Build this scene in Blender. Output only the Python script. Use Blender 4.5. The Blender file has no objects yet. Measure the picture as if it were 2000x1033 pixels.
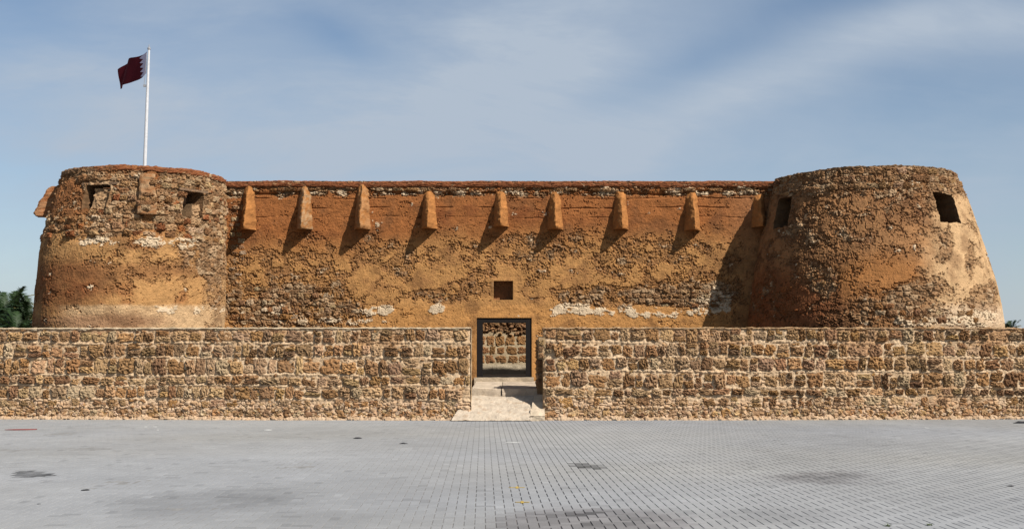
import bpy, math, random
import numpy as np
from mathutils import Vector, Matrix, Quaternion

random.seed(7)
RNG = np.random.default_rng(7)
S = bpy.context.scene
COL = S.collection
PI = math.pi

# ------------------------------------------------------------------ camera
FPX = 2200.0                                   # focal length in photograph pixels (2000 wide)
CU, CV, EYE = 1000.0, 516.5, 1.6
PITCH = math.atan((688 - CV) / FPX)
cam_d = bpy.data.cameras.new('camera')
cam_d.sensor_width = 36
cam_d.lens = 36 * FPX / 2000
cam_d.clip_start = 0.1
cam_d.clip_end = 5000
cam = bpy.data.objects.new('camera', cam_d)
COL.objects.link(cam)
cam.location = (0, 0, EYE)
cam.rotation_euler = (PI / 2 + PITCH, 0, 0)
S.camera = cam

# ------------------------------------------------------------------ world, sun, exposure
SUN = Vector((0.552, -0.497, 0.669)).normalized()      # towards the sun
EL = math.asin(SUN.z)
SUN_ROT = math.atan2(SUN.x, SUN.y)
world = bpy.data.worlds.new('World')
S.world = world
world.use_nodes = True
wt = world.node_tree
wt.nodes.clear()


def wn(kind, **kw):
    n = wt.nodes.new(kind)
    for k, v in kw.items():
        setattr(n, k, v)
    return n


def wmath(op, a, b=None, c=None, clamp=False):
    n = wn('ShaderNodeMath', operation=op, use_clamp=clamp)
    for i, v in enumerate((a, b, c)):
        if v is None:
            continue
        if isinstance(v, (int, float)):
            n.inputs[i].default_value = v
        else:
            wt.links.new(v, n.inputs[i])
    return n.outputs[0]


sky = wn('ShaderNodeTexSky', sky_type='NISHITA')
sky.sun_disc = False
sky.sun_elevation = EL
sky.sun_rotation = SUN_ROT
sky.altitude = 0
sky.air_density = 1.0
sky.dust_density = 0.4
sky.ozone_density = 2.1
tc = wn('ShaderNodeTexCoord')
sep = wn('ShaderNodeSeparateXYZ')
wt.links.new(tc.outputs['Generated'], sep.inputs[0])
# cloud sheet: project the view direction on a high plane
zc = wmath('ADD', wmath('MAXIMUM', sep.outputs[2], 0.0), 0.34)
cx = wmath('DIVIDE', sep.outputs[0], zc)
cy = wmath('DIVIDE', sep.outputs[1], zc)
comb = wn('ShaderNodeCombineXYZ')
wt.links.new(cx, comb.inputs[0])
wt.links.new(cy, comb.inputs[1])


def cloud_noise(scale, rot, stretch, detail, rough, dist, off):
    mp = wn('ShaderNodeMapping')
    mp.inputs['Location'].default_value = off
    mp.inputs['Rotation'].default_value = (0, 0, math.radians(rot))
    mp.inputs['Scale'].default_value = stretch
    wt.links.new(comb.outputs[0], mp.inputs[0])
    nz = wn('ShaderNodeTexNoise')
    nz.inputs['Scale'].default_value = scale
    nz.inputs['Detail'].default_value = detail
    nz.inputs['Roughness'].default_value = rough
    nz.inputs['Distortion'].default_value = dist
    wt.links.new(mp.outputs[0], nz.inputs['Vector'])
    return nz.outputs[0]


def ramp_w(val, lo, hi):
    mr = wn('ShaderNodeMapRange', interpolation_type='SMOOTHSTEP')
    mr.inputs['From Min'].default_value = lo
    mr.inputs['From Max'].default_value = hi
    wt.links.new(val, mr.inputs['Value'])
    return mr.outputs[0]


big = ramp_w(cloud_noise(1.3, 20, (1.0, 0.8, 1), 6, 0.55, 0.5, (3.1, 1.7, 0)), 0.28, 0.60)
wisp = ramp_w(cloud_noise(2.4, -28, (0.6, 1.2, 1), 9, 0.60, 0.6, (0.4, 5.2, 0)), 0.40, 0.70)
fib = ramp_w(cloud_noise(8.0, -24, (0.5, 1.2, 1), 7, 0.62, 0.5, (1.4, 2.2, 0)), 0.30, 0.75)
azim = wmath('ARCTAN2', sep.outputs[0], sep.outputs[1])


def bank(a, e, la, le, rot, amp):
    """a long bank of cloud (or a gap, amp < 0) at azimuth a, height e"""
    r = math.radians(rot)
    da, de = wmath('SUBTRACT', azim, a), wmath('SUBTRACT', sep.outputs[2], e)
    p = wmath('ADD', wmath('MULTIPLY', da, math.cos(r) / la), wmath('MULTIPLY', de, math.sin(r) / la))
    q = wmath('ADD', wmath('MULTIPLY', da, -math.sin(r) / le), wmath('MULTIPLY', de, math.cos(r) / le))
    d2 = wmath('ADD', wmath('MULTIPLY', p, p), wmath('MULTIPLY', q, q))
    return wmath('MULTIPLY', wmath('EXPONENT', wmath('MULTIPLY', d2, -1.0)), amp)


banks = None
for b_ in ((.245, .238, .17, .024, 19, .50), (.40, .262, .14, .022, -3, .42), (-.01, .225, .17, .065, 12, .56), (-.30, .215, .17, .065, -8, .54), (-.16, .170, .30, .035, 0, .20),
           (-.43, .300, .07, .040, 0, -.30), (.165, .250, .09, .022, 17, -.42), (.36, .205, .12, .035, 0, -.16), (-.15, .268, .05, .018, -25, -.30), (.33, .302, .12, .018, 6, -.25), (.05, .300, .16, .03, 20, .20)):
    o_ = bank(*b_)
    banks = o_ if banks is None else wmath('ADD', banks, o_)
tex = wmath('ADD', 0.65, wmath('ADD', wmath('MULTIPLY', wisp, 0.55), wmath('MULTIPLY', fib, 0.35)))
cov = wmath('ADD', wmath('ADD', wmath('MULTIPLY', big, 0.36), wmath('MULTIPLY', wisp, wmath('ADD', wmath('MULTIPLY', fib, 0.20), 0.14))), wmath('ADD', wmath('MULTIPLY', banks, tex), wmath('ADD', 0.06, wmath('MULTIPLY', wmath('EXPONENT', wmath('MULTIPLY', wmath('MULTIPLY', sep.outputs[2], sep.outputs[2]), -60.0)), 0.42))), clamp=True)
SKY_GAIN = 0.056
mixc = wn('ShaderNodeMix', data_type='RGBA')
wt.links.new(cov, mixc.inputs[0])
wt.links.new(sky.outputs[0], mixc.inputs[6])
mixc.inputs[7].default_value = (4.35, 5.1, 6.1, 1)
bg = wn('ShaderNodeBackground')
bg.inputs[1].default_value = SKY_GAIN
wt.links.new(mixc.outputs[2], bg.inputs[0])
wo = wn('ShaderNodeOutputWorld')
wt.links.new(bg.outputs[0], wo.inputs[0])

sun_d = bpy.data.lights.new('sun', 'SUN')
sun_d.energy = 5.0
sun_d.angle = math.radians(0.5)
sun_d.color = (1.0, 0.95, 0.87)
sun = bpy.data.objects.new('sun', sun_d)
COL.objects.link(sun)
sun.location = (20, -20, 30)
sun.rotation_euler = (-SUN).to_track_quat('-Z', 'Y').to_euler()

S.view_settings.view_transform = 'Standard'
S.view_settings.look = 'None'
S.view_settings.exposure = 0.85
S.view_settings.gamma = 1.0
S.view_settings.use_curve_mapping = False
S.render.engine = 'CYCLES'
S.cycles.max_bounces = 6
S.cycles.diffuse_bounces = 3


# ------------------------------------------------------------------ surveying helpers
CP, SP = math.cos(PITCH), math.sin(PITCH)


def at(u, v, Y):
    """the place on the plane y = Y that lies on the sight line through photograph point (u, v)"""
    k = (CV - v) / FPX
    dy, dz, dx = CP - k * SP, SP + k * CP, (u - CU) / FPX
    t = Y / dy
    return Vector((dx * t, Y, EYE + dz * t))


def survey(X, Y, Z):
    """photograph coordinates of places, used to look up where plaster has fallen off etc."""
    dz = Z - EYE
    f = Y * CP + dz * SP
    up = -Y * SP + dz * CP
    return CU + FPX * X / f, CV - FPX * up / f


# ------------------------------------------------------------------ noise
def _hash(ix, iy, seed):
    h = (ix.astype(np.int64) * 374761393 + iy.astype(np.int64) * 668265263 + seed * 974634777) & 0xFFFFFFFF
    h = ((h ^ (h >> 13)) * 1274126177) & 0xFFFFFFFF
    h = ((h ^ (h >> 16)) * 2246822519) & 0xFFFFFFFF
    return ((h ^ (h >> 15)) & 0xFFFFFF) / float(0x1000000)


def noise2(x, y, seed=0):
    xi, yi = np.floor(x), np.floor(y)
    xf, yf = x - xi, y - yi
    ux = xf * xf * xf * (xf * (xf * 6 - 15) + 10)
    uy = yf * yf * yf * (yf * (yf * 6 - 15) + 10)

    def g(dx, dy):
        a = _hash(xi + dx, yi + dy, seed) * (2 * PI)
        return np.cos(a) * (xf - dx) + np.sin(a) * (yf - dy)
    n0 = g(0, 0) * (1 - ux) + g(1, 0) * ux
    n1 = g(0, 1) * (1 - ux) + g(1, 1) * ux
    return (n0 * (1 - uy) + n1 * uy) * 1.5


def fbm(x, y, octaves=4, seed=0, gain=0.5):
    r, a, s = 0.0, 1.0, 0.0
    for o in range(octaves):
        r = r + a * noise2(x * 2 ** o + 17.3 * o, y * 2 ** o - 9.1 * o, seed + o * 13)
        s += a
        a *= gain
    return r / s


def worley(x, y, seed=0, jitter=0.85):
    xi, yi = np.floor(x), np.floor(y)
    f1 = np.full(x.shape, 9.0)
    f2 = np.full(x.shape, 9.0)
    cid = np.zeros(x.shape)
    for dx in (-1, 0, 1):
        for dy in (-1, 0, 1):
            cx, cy = xi + dx, yi + dy
            px = cx + 0.5 + (_hash(cx, cy, seed) - 0.5) * jitter
            py = cy + 0.5 + (_hash(cx, cy, seed + 91) - 0.5) * jitter
            d = np.hypot(px - x, py - y)
            near = d < f1
            f2 = np.where(near, f1, np.minimum(f2, d))
            cid = np.where(near, _hash(cx, cy, seed + 7), cid)
            f1 = np.where(near, d, f1)
    return f1, f2, cid


def sstep(x, lo, hi):
    t = np.clip((x - lo) / (hi - lo), 0, 1)
    return t * t * (3 - 2 * t)


def blob(u, v, cu, cv, ru, rv, soft=0.45):
    d = np.hypot((u - cu) / ru, (v - cv) / rv)
    return 1 - sstep(d, 1 - soft, 1 + soft)


ALB = 0.50                                     # lit photograph tone -> reflectance


def lin(r, g, b):
    def c(x):
        x /= 255.0
        return x / 12.92 if x <= 0.04045 else ((x + 0.055) / 1.055) ** 2.4
    a = np.array([c(r), c(g), c(b)])
    lum = a @ np.array([.2126, .7152, .0722])
    return ALB * (a + (lum - a) * 0.09)


def mixv(a, b, t):
    t = t[..., None]
    return a * (1 - t) + b * t


# ------------------------------------------------------------------ materials
def new_mat(name):
    m = bpy.data.materials.new(name)
    m.use_nodes = True
    nt = m.node_tree
    nt.nodes.clear()
    out = nt.nodes.new('ShaderNodeOutputMaterial')
    bs = nt.nodes.new('ShaderNodeBsdfPrincipled')
    nt.links.new(bs.outputs[0], out.inputs[0])
    return m, nt, bs


def noise_node(nt, vec, scale, detail=5, rough=0.6):
    n = nt.nodes.new('ShaderNodeTexNoise')
    n.inputs['Scale'].default_value = scale
    n.inputs['Detail'].default_value = detail
    n.inputs['Roughness'].default_value = rough
    nt.links.new(vec, n.inputs['Vector'])
    return n.outputs[0]


def map_range(nt, val, a, b, c, d):
    n = nt.nodes.new('ShaderNodeMapRange')
    for i, x in enumerate((a, b, c, d)):
        n.inputs[i + 1].default_value = x
    nt.links.new(val, n.inputs[0])
    return n.outputs[0]


def scale_color(nt, col, fac):
    n = nt.nodes.new('ShaderNodeVectorMath')
    n.operation = 'SCALE'
    nt.links.new(col, n.inputs[0])
    nt.links.new(fac, n.inputs['Scale'])
    return n.outputs[0]


def grainy(name, source, base=(0.5, 0.5, 0.5), bump=0.6, bump_dist=0.02, scales=(9, 45), vary=(0.72, 1.28), rough=0.93):
    """a weathered mineral surface: colour from 'attr' (colour attribute), 'object' (object colour) or a plain colour"""
    m, nt, bs = new_mat(name)
    geo = nt.nodes.new('ShaderNodeNewGeometry')
    pos = geo.outputs['Position']
    if source == 'attr':
        a = nt.nodes.new('ShaderNodeAttribute')
        a.attribute_name = 'Col'
        c = a.outputs['Color']
    elif source == 'object':
        a = nt.nodes.new('ShaderNodeObjectInfo')
        c = a.outputs['Color']
    else:
        a = nt.nodes.new('ShaderNodeRGB')
        a.outputs[0].default_value = (*base, 1)
        c = a.outputs[0]
    n1 = noise_node(nt, pos, scales[0], 6, 0.65)
    n2 = noise_node(nt, pos, scales[1], 4, 0.7)
    c = scale_color(nt, c, map_range(nt, n1, 0.3, 0.7, vary[0], vary[1]))
    c = scale_color(nt, c, map_range(nt, n2, 0.3, 0.7, 0.85, 1.15))
    nt.links.new(c, bs.inputs['Base Color'])
    bs.inputs['Roughness'].default_value = rough
    bs.inputs['Specular IOR Level'].default_value = 0.15
    if bump:
        b = nt.nodes.new('ShaderNodeBump')
        b.inputs['Strength'].default_value = bump
        b.inputs['Distance'].default_value = bump_dist
        nt.links.new(n2, b.inputs['Height'])
        nt.links.new(b.outputs[0], bs.inputs['Normal'])
    return m


M_MASONRY = grainy('weathered_masonry', 'attr', bump=0.8, bump_dist=0.03, scales=(5, 38), vary=(0.80, 1.20))
M_STONE = grainy('coral_stone', 'object', bump=1.0, bump_dist=0.035, scales=(11, 42), vary=(0.70, 1.28))
M_RUBBLE = grainy('rubble_stone', 'attr', bump=0.9, bump_dist=0.03, scales=(11, 42), vary=(0.72, 1.28))
M_PAVER = grainy('grey_paver', 'object', bump=0.25, bump_dist=0.004, scales=(1.3, 60), vary=(0.92, 1.08), rough=0.8)
M_PAVING = grainy('grey_paving', 'attr', bump=0.25, bump_dist=0.004, scales=(1.3, 60), vary=(0.92, 1.08), rough=0.8)
M_JOINT = grainy('joint_sand', 'attr', bump=0.3, bump_dist=0.004, scales=(6, 60))
M_SAND = grainy('sandy_ground', 'plain', (0.24, 0.19, 0.13), bump=0.4, scales=(0.5, 12))
M_PLAIN_WALL = grainy('plain_mud_plaster', 'plain', tuple(lin(165, 120, 75)), bump=0.6, scales=(2, 20))
M_WOOD = grainy('dark_wood', 'plain', (0.006, 0.004, 0.0035), bump=0.4, bump_dist=0.01, scales=(8, 60), rough=0.7)
M_OLDWOOD = grainy('weathered_timber', 'plain', (0.12, 0.075, 0.045), bump=0.5, bump_dist=0.01, scales=(12, 60), rough=0.85)
M_POLE = grainy('white_painted_metal', 'plain', (0.40, 0.40, 0.41), bump=0, scales=(3, 20), vary=(0.95, 1.05), rough=0.4)
M_METAL = grainy('grey_metal', 'plain', (0.2, 0.2, 0.21), bump=0, scales=(3, 20), rough=0.5)
M_MAROON = grainy('maroon_cloth', 'plain', (0.060, 0.003, 0.008), bump=0.2, bump_dist=0.004, scales=(3, 60), vary=(0.9, 1.1), rough=0.9)
M_WHITECLOTH = grainy('white_cloth', 'plain', (0.40, 0.38, 0.50), bump=0.2, bump_dist=0.004, scales=(3, 60), vary=(0.95, 1.05), rough=0.9)  # lavender tone of the cloth's shaded side put into its colour
M_TRUNK = grainy('palm_bark', 'plain', (0.10, 0.07, 0.045), bump=0.8, bump_dist=0.03, scales=(6, 30))
M_FROND = grainy('palm_leaf', 'attr', bump=0, scales=(2, 12), vary=(0.75, 1.25), rough=0.55)
M_DATES = grainy('yellow_dates', 'plain', (0.35, 0.20, 0.03), bump=0.5, scales=(12, 40))
M_RED = grainy('faded_red', 'plain', (0.16, 0.035, 0.03), bump=0.2, bump_dist=0.004, scales=(6, 60))
M_YELLOW = grainy('worn_yellow_paint', 'plain', (0.30, 0.21, 0.05), bump=0.2, bump_dist=0.003, scales=(9, 60))
M_WHITE = grainy('white_paint', 'plain', (0.42, 0.42, 0.40), bump=0.2, bump_dist=0.003, scales=(9, 60))
M_BLACK = grainy('black_scrap', 'plain', (0.02, 0.02, 0.022), bump=0.3, bump_dist=0.004, scales=(9, 60))
M_WEED = grainy('weed_leaf', 'plain', (0.055, 0.075, 0.025), bump=0, scales=(9, 60), rough=0.7)


# ------------------------------------------------------------------ object helpers
def thing(name, label, cat, loc, group=None):
    o = bpy.data.objects.new(name, None)
    o.empty_display_size = 0.3
    COL.objects.link(o)
    o.location = loc
    tag(o, label, cat, group)
    return o


def tag(o, label, cat, group=None, kind=None):
    o['label'] = label
    o['category'] = cat
    if group:
        o['group'] = group
    if kind:
        o['kind'] = kind
    return o


def origin(parent):
    p = Vector((0, 0, 0))
    while parent is not None:
        p = p + parent.location
        parent = parent.parent
    return p


def mesh_np(name, verts, faces, mat, parent=None, colors=None, smooth=False):
    """verts (n,3) in world metres; faces (m,4) or (m,3) int array or list of lists"""
    v = np.asarray(verts, dtype=np.float64).reshape(-1, 3)
    if parent is not None:
        v = v - np.array(origin(parent))
    me = bpy.data.meshes.new(name)
    if isinstance(faces, np.ndarray):
        n, k = faces.shape
        me.vertices.add(len(v))
        me.vertices.foreach_set('co', v.astype(np.float32).ravel())
        me.loops.add(n * k)
        me.loops.foreach_set('vertex_index', faces.astype(np.int32).ravel())
        me.polygons.add(n)
        me.polygons.foreach_set('loop_start', np.arange(0, n * k, k, dtype=np.int32))
        me.update(calc_edges=True)
    else:
        me.from_pydata(v.tolist(), [], faces)
    if colors is not None:
        ca = me.color_attributes.new('Col', 'FLOAT_COLOR', 'POINT')
        c = np.ones((len(v), 4), dtype=np.float32)
        c[:, :3] = np.clip(np.asarray(colors), 0.004, 0.9)
        ca.data.foreach_set('color', c.ravel())
    me.polygons.foreach_set('use_smooth', np.full(len(me.polygons), smooth, dtype=bool))
    me.materials.append(mat)
    o = bpy.data.objects.new(name, me)
    COL.objects.link(o)
    if parent is not None:
        o.parent = parent
    return o


def grid_faces(nr, nc, hole=None, flip=False):
    """quads of an nr x nc vertex grid; hole(r0,r1,c0,c1) index boxes are left out"""
    r, c = np.meshgrid(np.arange(nr - 1), np.arange(nc - 1), indexing='ij')
    keep = np.ones(r.shape, bool)
    for (r0, r1, c0, c1) in (hole or []):
        keep &= ~((r >= r0) & (r < r1) & (c >= c0) & (c < c1))
    r, c = r[keep], c[keep]
    i = r * nc + c
    f = np.stack([i, i + 1, i + nc + 1, i + nc], 1)
    return f[:, ::-1].copy() if flip else f


def breaks(pts, step):
    """coordinates through every break point, about step apart"""
    out = [pts[0]]
    for a, b in zip(pts[:-1], pts[1:]):
        n = max(1, int(math.ceil((b - a) / step)))
        out += [a + (b - a) * (i + 1) / n for i in range(n)]
    return np.array(out)


def idx(arr, v):
    return int(np.argmin(np.abs(arr - v)))


def box_arrays(x0, x1, y0, y1, z0, z1):
    v = [(x, y, z) for z in (z0, z1) for y in (y0, y1) for x in (x0, x1)]
    f = [(0, 2, 3, 1), (4, 5, 7, 6), (0, 1, 5, 4), (2, 6, 7, 3), (0, 4, 6, 2), (1, 3, 7, 5)]
    return v, f


def box(name, x0, x1, y0, y1, z0, z1, mat, parent=None, color=None):
    v, f = box_arrays(x0, x1, y0, y1, z0, z1)
    return mesh_np(name, v, f, mat, parent, None if color is None else np.tile(np.asarray(color), (8, 1)))


def rough_block(name, x0, x1, y0, y1, z0, z1, mat, parent, color, step=0.06, amp=0.02, seed=0, shape=None):
    """a box with all faces subdivided, rounded and roughened (shape(P) may bend it)"""
    vs, fs, n0 = [], [], 0

    def face(o, a, b, la, lb):
        nonlocal n0
        na, nb = max(2, int(la / step) + 1), max(2, int(lb / step) + 1)
        s, t = np.meshgrid(np.linspace(0, 1, na), np.linspace(0, 1, nb), indexing='ij')
        p = np.array(o) + s[..., None] * np.array(a) + t[..., None] * np.array(b)
        vs.append(p.reshape(-1, 3))
        fs.append(grid_faces(na, nb) + n0)
        n0 += na * nb
    X, Y, Z = x1 - x0, y1 - y0, z1 - z0
    face((x0, y0, z0), (0, 0, Z), (X, 0, 0), Z, X)
    face((x0, y1, z0), (X, 0, 0), (0, 0, Z), X, Z)
    face((x0, y0, z0), (0, Y, 0), (0, 0, Z), Y, Z)
    face((x1, y0, z0), (0, 0, Z), (0, Y, 0), Z, Y)
    face((x0, y0, z1), (0, Y, 0), (X, 0, 0), Y, X)
    P = np.concatenate(vs)
    c = np.array([(x0 + x1) / 2, (y0 + y1) / 2, (z0 + z1) / 2])
    n = np.stack([fbm(P[:, 1] * 5 + P[:, 0] * 3.1, P[:, 2] * 5 + P[:, 0] * 2.3, 4, seed + i) for i in range(3)], 1)
    P2 = P + n * amp * 2.0
    if shape is not None:
        P2 = shape(P2)
    k = fbm(P[:, 0] * 4 + P[:, 1], P[:, 2] * 4 + P[:, 1] * 1.7, 4, seed + 5)
    cols = np.asarray(color)[None, :] * (1 + 0.35 * k)[:, None]
    return mesh_np(name, P2, np.concatenate(fs), mat, parent, cols)


# ------------------------------------------------------------------ stones
def stone_arrays(seed, na=15, nb=13):
    """a rough block's visible face: unit wide (x), unit high (z), unit proud (-y)"""
    a, b = np.meshgrid(np.linspace(-1, 1, na), np.linspace(-1, 1, nb), indexing='ij')
    ang = np.arctan2(b, a)
    k = 0.05 + 0.16 * _hash(np.array([seed]), np.array([3]), 5)[0]
    x = a * np.sqrt(1 - k * b * b)
    z = b * np.sqrt(1 - k * a * a)
    rr = 1 + 0.28 * noise2(np.cos(ang) * 1.6 + seed * 3.7, np.sin(ang) * 1.6, seed)
    skew = (_hash(np.array([seed]), np.array([9]), 5)[0] - 0.5) * 0.35
    x = x * rr + skew * z * 0.5
    z = z * rr
    e = np.maximum(np.abs(a), np.abs(b))
    prof = np.clip(1 - e ** 5, 0, 1) ** 0.6
    low = noise2(a * 1.1 + seed * 5, b * 1.1, seed + 40)
    mid = fbm(a * 2.6 + seed * 7, b * 2.6, 3, seed + 60)
    f1, f2, _ = worley(a * 2.7 + seed * 11, b * 2.7, seed + 80)
    pits = 1 - sstep(f1, 0.12, 0.42)
    y = -(prof * (0.84 + 0.42 * low + 0.70 * mid - 0.62 * pits)) + 0.35 * (1 - prof)
    x = x + 0.09 * fbm(a * 2.4, b * 2.4, 2, seed + 23)
    z = z + 0.09 * fbm(a * 2.4, b * 2.4, 2, seed + 29)
    return np.stack([x * 0.5, y, z * 0.5], -1).reshape(-1, 3), grid_faces(na, nb, flip=True)


STONE_MESHES = []
for i in range(36):
    v, f = stone_arrays(100 + i)
    o = mesh_np('stone', v, f, M_STONE)
    STONE_MESHES.append(o.data)
    bpy.data.objects.remove(o)
SMALL = [stone_arrays(300 + i, 6, 6) for i in range(8)]

STONE_TINTS = [lin(204, 158, 104), lin(192, 144, 94), lin(176, 132, 88), lin(216, 174, 124), lin(194, 152, 106), lin(164, 120, 78),
               lin(206, 168, 122), lin(188, 138, 84), lin(182, 142, 102)]


def stone(parent, pos, normal, w, h, d, tint, roll=0.0, name='stone'):
    n = Vector((normal[0], normal[1], 0)).normalized()
    right = Vector((-n.y, n.x, 0))          # with n=(0,-1): right=(1,0)
    o = bpy.data.objects.new(name, random.choice(STONE_MESHES))
    COL.objects.link(o)
    m = Matrix.Identity(3)
    m.col[0] = right
    m.col[1] = -n
    m.col[2] = Vector((0, 0, 1))
    q = m.to_quaternion() @ Quaternion((0, 1, 0), roll)
    o.rotation_mode = 'QUATERNION'
    o.rotation_quaternion = q
    flip = random.choice((-1, 1))
    o.scale = (w, d, h)
    if flip < 0:
        o.rotation_quaternion = q @ Quaternion((0, 1, 0), PI)
    o.location = Vector(pos) - origin(parent)
    o.color = (*[float(x) for x in tint], 1)
    o.parent = parent
    return o


def tint_of(base=None, var=0.18):
    c = np.array(random.choice(STONE_TINTS) if base is None else base)
    k = 1 + random.uniform(-var, var)
    return np.clip(c * k * np.array([1, 1 + random.uniform(-.04, .04), 1 + random.uniform(-.1, .1)]), 0.01, 0.8)


class Heap:
    """many small stones joined into one mesh"""
    def __init__(self):
        self.v, self.f, self.c, self.n = [], [], [], 0

    def add(self, pos, normal, w, h, d, tint, roll):
        v, f = random.choice(SMALL)
        n = np.array([normal[0], normal[1], 0.0])
        n /= np.linalg.norm(n)
        r = np.array([-n[1], n[0], 0])
        up = np.array([0, 0, 1.0])
        ca, sa = math.cos(roll), math.sin(roll)
        r2, u2 = r * ca + up * sa, up * ca - r * sa
        p = np.array(pos) + v[:, :1] * w * r2 - v[:, 1:2] * d * n + v[:, 2:3] * h * u2
        self.v.append(p)
        self.f.append(f + self.n)
        self.c.append(np.tile(np.array(tint), (len(v), 1)))
        self.n += len(v)

    def build(self, name, parent):
        o = mesh_np(name, np.concatenate(self.v), np.concatenate(self.f), M_RUBBLE, parent, np.concatenate(self.c))
        o['kind'] = 'stuff'
        return o


# ================================================================== GROUND AND PLAZA
g = mesh_np('ground', [(-1500, -1500, -0.06), (1500, -1500, -0.06), (1500, 1500, -0.06), (-1500, 1500, -0.06)], [(0, 1, 2, 3)], M_SAND)
g['kind'] = 'structure'

YO = 26.9                                      # front of the two low outer walls


def wall_back(x):                              # the outer wall bows back a little towards its ends
    return YO + 0.0032 * x * x


plaza = bpy.data.objects.new('plaza', None)
COL.objects.link(plaza)
plaza['kind'] = 'structure'

PAVE_ROT = math.radians(1.45)
U = 0.1


def stain(x, y):
    """how dark (0..1) and how reddish the paving is stained at a place: oil, tyre and dirt marks"""
    u, v = survey(x, y, np.zeros_like(x))
    wob = fbm(x * 1.5, y * 0.8, 4, 5)
    wob2 = fbm(x * 4, y * 2.5, 3, 8)
    d = np.zeros_like(x)
    red = np.zeros_like(x)

    def add(cu, cv, ru, rv, k, rd=0.0, soft=0.5):
        nonlocal d, red
        m = blob(u + 30 * wob, v + 9 * wob + 4 * wob2, cu, cv, ru, rv, soft) * k
        d = np.maximum(d, m)
        red = np.maximum(red, m * rd)
    add(1160, 1024, 200, 34, 0.46, 1.0, 0.22)
    add(1130, 1003, 46, 6, 0.75, 0.4)
    add(1150, 1022, 40, 6, 0.7, 0.4)
    add(1600, 931, 90, 12, 0.50, 0.6)
    add(1700, 941, 60, 6, 0.25, 0.2)
    add(1450, 1010, 190, 18, 0.22, 0.2)
    add(1150, 912, 27, 4.5, 0.80, 0, 0.2)
    add(62, 927, 40, 6, 0.72, 0, 0.25)
    add(330, 985, 120, 24, 0.26)
    add(490, 975, 110, 22, 0.30)
    add(620, 1010, 90, 14, 0.12)
    add(330, 893, 110, 10, 0.07)
    add(1560, 890, 160, 30, 0.05)
    d = d * (0.75 + 0.7 * np.clip(wob2, -1, 1))
    return np.clip(d, 0, 0.85), np.clip(red, 0, 1)


def paver_color(x, y):
    base = np.array([0.207, 0.207, 0.206])
    t = fbm(x * 0.25, y * 0.25, 3, 50)
    warm = fbm(x * 0.12 + 3, y * 0.2, 2, 51)
    k = 1 + 0.17 * t + RNG.normal(0, 0.022, x.shape)
    odd = RNG.random(x.shape)
    k = np.where(odd < 0.03, k * 0.84, k)
    k = np.where(odd > 0.985, k * 1.1, k)
    d, red = stain(x, y)
    c = base[None, :] * k[:, None]
    c = c * (1 + np.outer(np.clip(warm, -1, 1), [0.05, 0.015, -0.06]))
    c = c * (1 - d)[:, None]
    c = c * (1 + np.outer(red, [0.06, -0.03, -0.02]))
    return c


def paver_unit(w, h):
    """top and chamfered sides of one paver, w x h metres"""
    gp, ch, dp = 0.0042, 0.0022, 0.0034           # joints along the rows are open, those across are butted tight
    rings = [(gp, .0010, -0.028), (gp, .0010, -dp), (gp + ch, .0016, 0.0)]
    v = []
    for r, q, z in rings:
        v += [(-w / 2 + r, -h / 2 + q, z), (w / 2 - r, -h / 2 + q, z), (w / 2 - r, h / 2 - q, z), (-w / 2 + r, h / 2 - q, z)]
    f = []
    for k in (0, 4):
        for i in range(4):
            j = (i + 1) % 4
            f.append((k + i, k + j, k + 4 + j, k + 4 + i))
    f.append((8, 9, 10, 11))
    return np.array(v), np.array(f)


PAVE_H = paver_unit(0.2, 0.1)
PAVE_V = paver_unit(0.1, 0.2)
cr, sr = math.cos(PAVE_ROT), math.sin(PAVE_ROT)
cells = []
for i in range(-195, 196):
    for j in range(90, 284):
        k = (i - j) % 4
        if k == 0:
            cells.append(((i + 1.0) * U, (j + 0.5) * U, 0))
        elif k == 3:
            cells.append(((i + 0.5) * U, (j + 1.0) * U, 1))
cells = np.array(cells)
px = cells[:, 0] * cr - cells[:, 1] * sr
py = cells[:, 0] * sr + cells[:, 1] * cr
px = px + 0.42
inside = (np.abs(px) < py * (1030 / FPX) + 5.0) & (py > 9.4) & (py < wall_back(px) + 0.15)
px, py, ori = px[inside], py[inside], cells[inside, 2].astype(int)
pcol = paver_color(px, py)
pz = RNG.normal(0, 0.0003, px.shape) + 0.004 * fbm(px * 0.5, py * 0.5, 2, 77)
ptx = RNG.normal(0, 0.0015, px.shape)
pty = RNG.normal(0, 0.0010, px.shape)
su, sv = survey(px, py, np.zeros_like(px))
seen = (su > -15) & (su < 2015) & (sv < 1040)
order = np.argsort(np.where(seen, py, 1e6))
near_ids = set(order[:300].tolist())
V, F, Cc, n0 = [], [], [], 0
for q in range(len(px)):
    if q in near_ids:
        continue
    v0, f0 = PAVE_V if ori[q] else PAVE_H
    p = np.empty_like(v0)
    p[:, 0] = px[q] + v0[:, 0] * cr - v0[:, 1] * sr
    p[:, 1] = py[q] + v0[:, 0] * sr + v0[:, 1] * cr
    p[:, 2] = pz[q] + v0[:, 2] + ptx[q] * v0[:, 0] + pty[q] * v0[:, 1]
    V.append(p)
    F.append(f0 + n0)
    Cc.append(np.tile(pcol[q], (12, 1)))
    n0 += 12
field = mesh_np('paving_field', np.concatenate(V), np.concatenate(F), M_PAVING, plaza, np.concatenate(Cc))
field['kind'] = 'stuff'
tmp_h = mesh_np('paver', PAVE_H[0], PAVE_H[1], M_PAVER)
tmp_v = mesh_np('paver', PAVE_V[0], PAVE_V[1], M_PAVER)
for q in sorted(near_ids):
    o = bpy.data.objects.new('paver', (tmp_v if ori[q] else tmp_h).data)
    COL.objects.link(o)
    o.location = (px[q], py[q], pz[q])
    o.rotation_euler = (pty[q], -ptx[q], PAVE_ROT)
    o.color = (*[float(x) for x in pcol[q]], 1)
    o.parent = plaza
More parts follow.
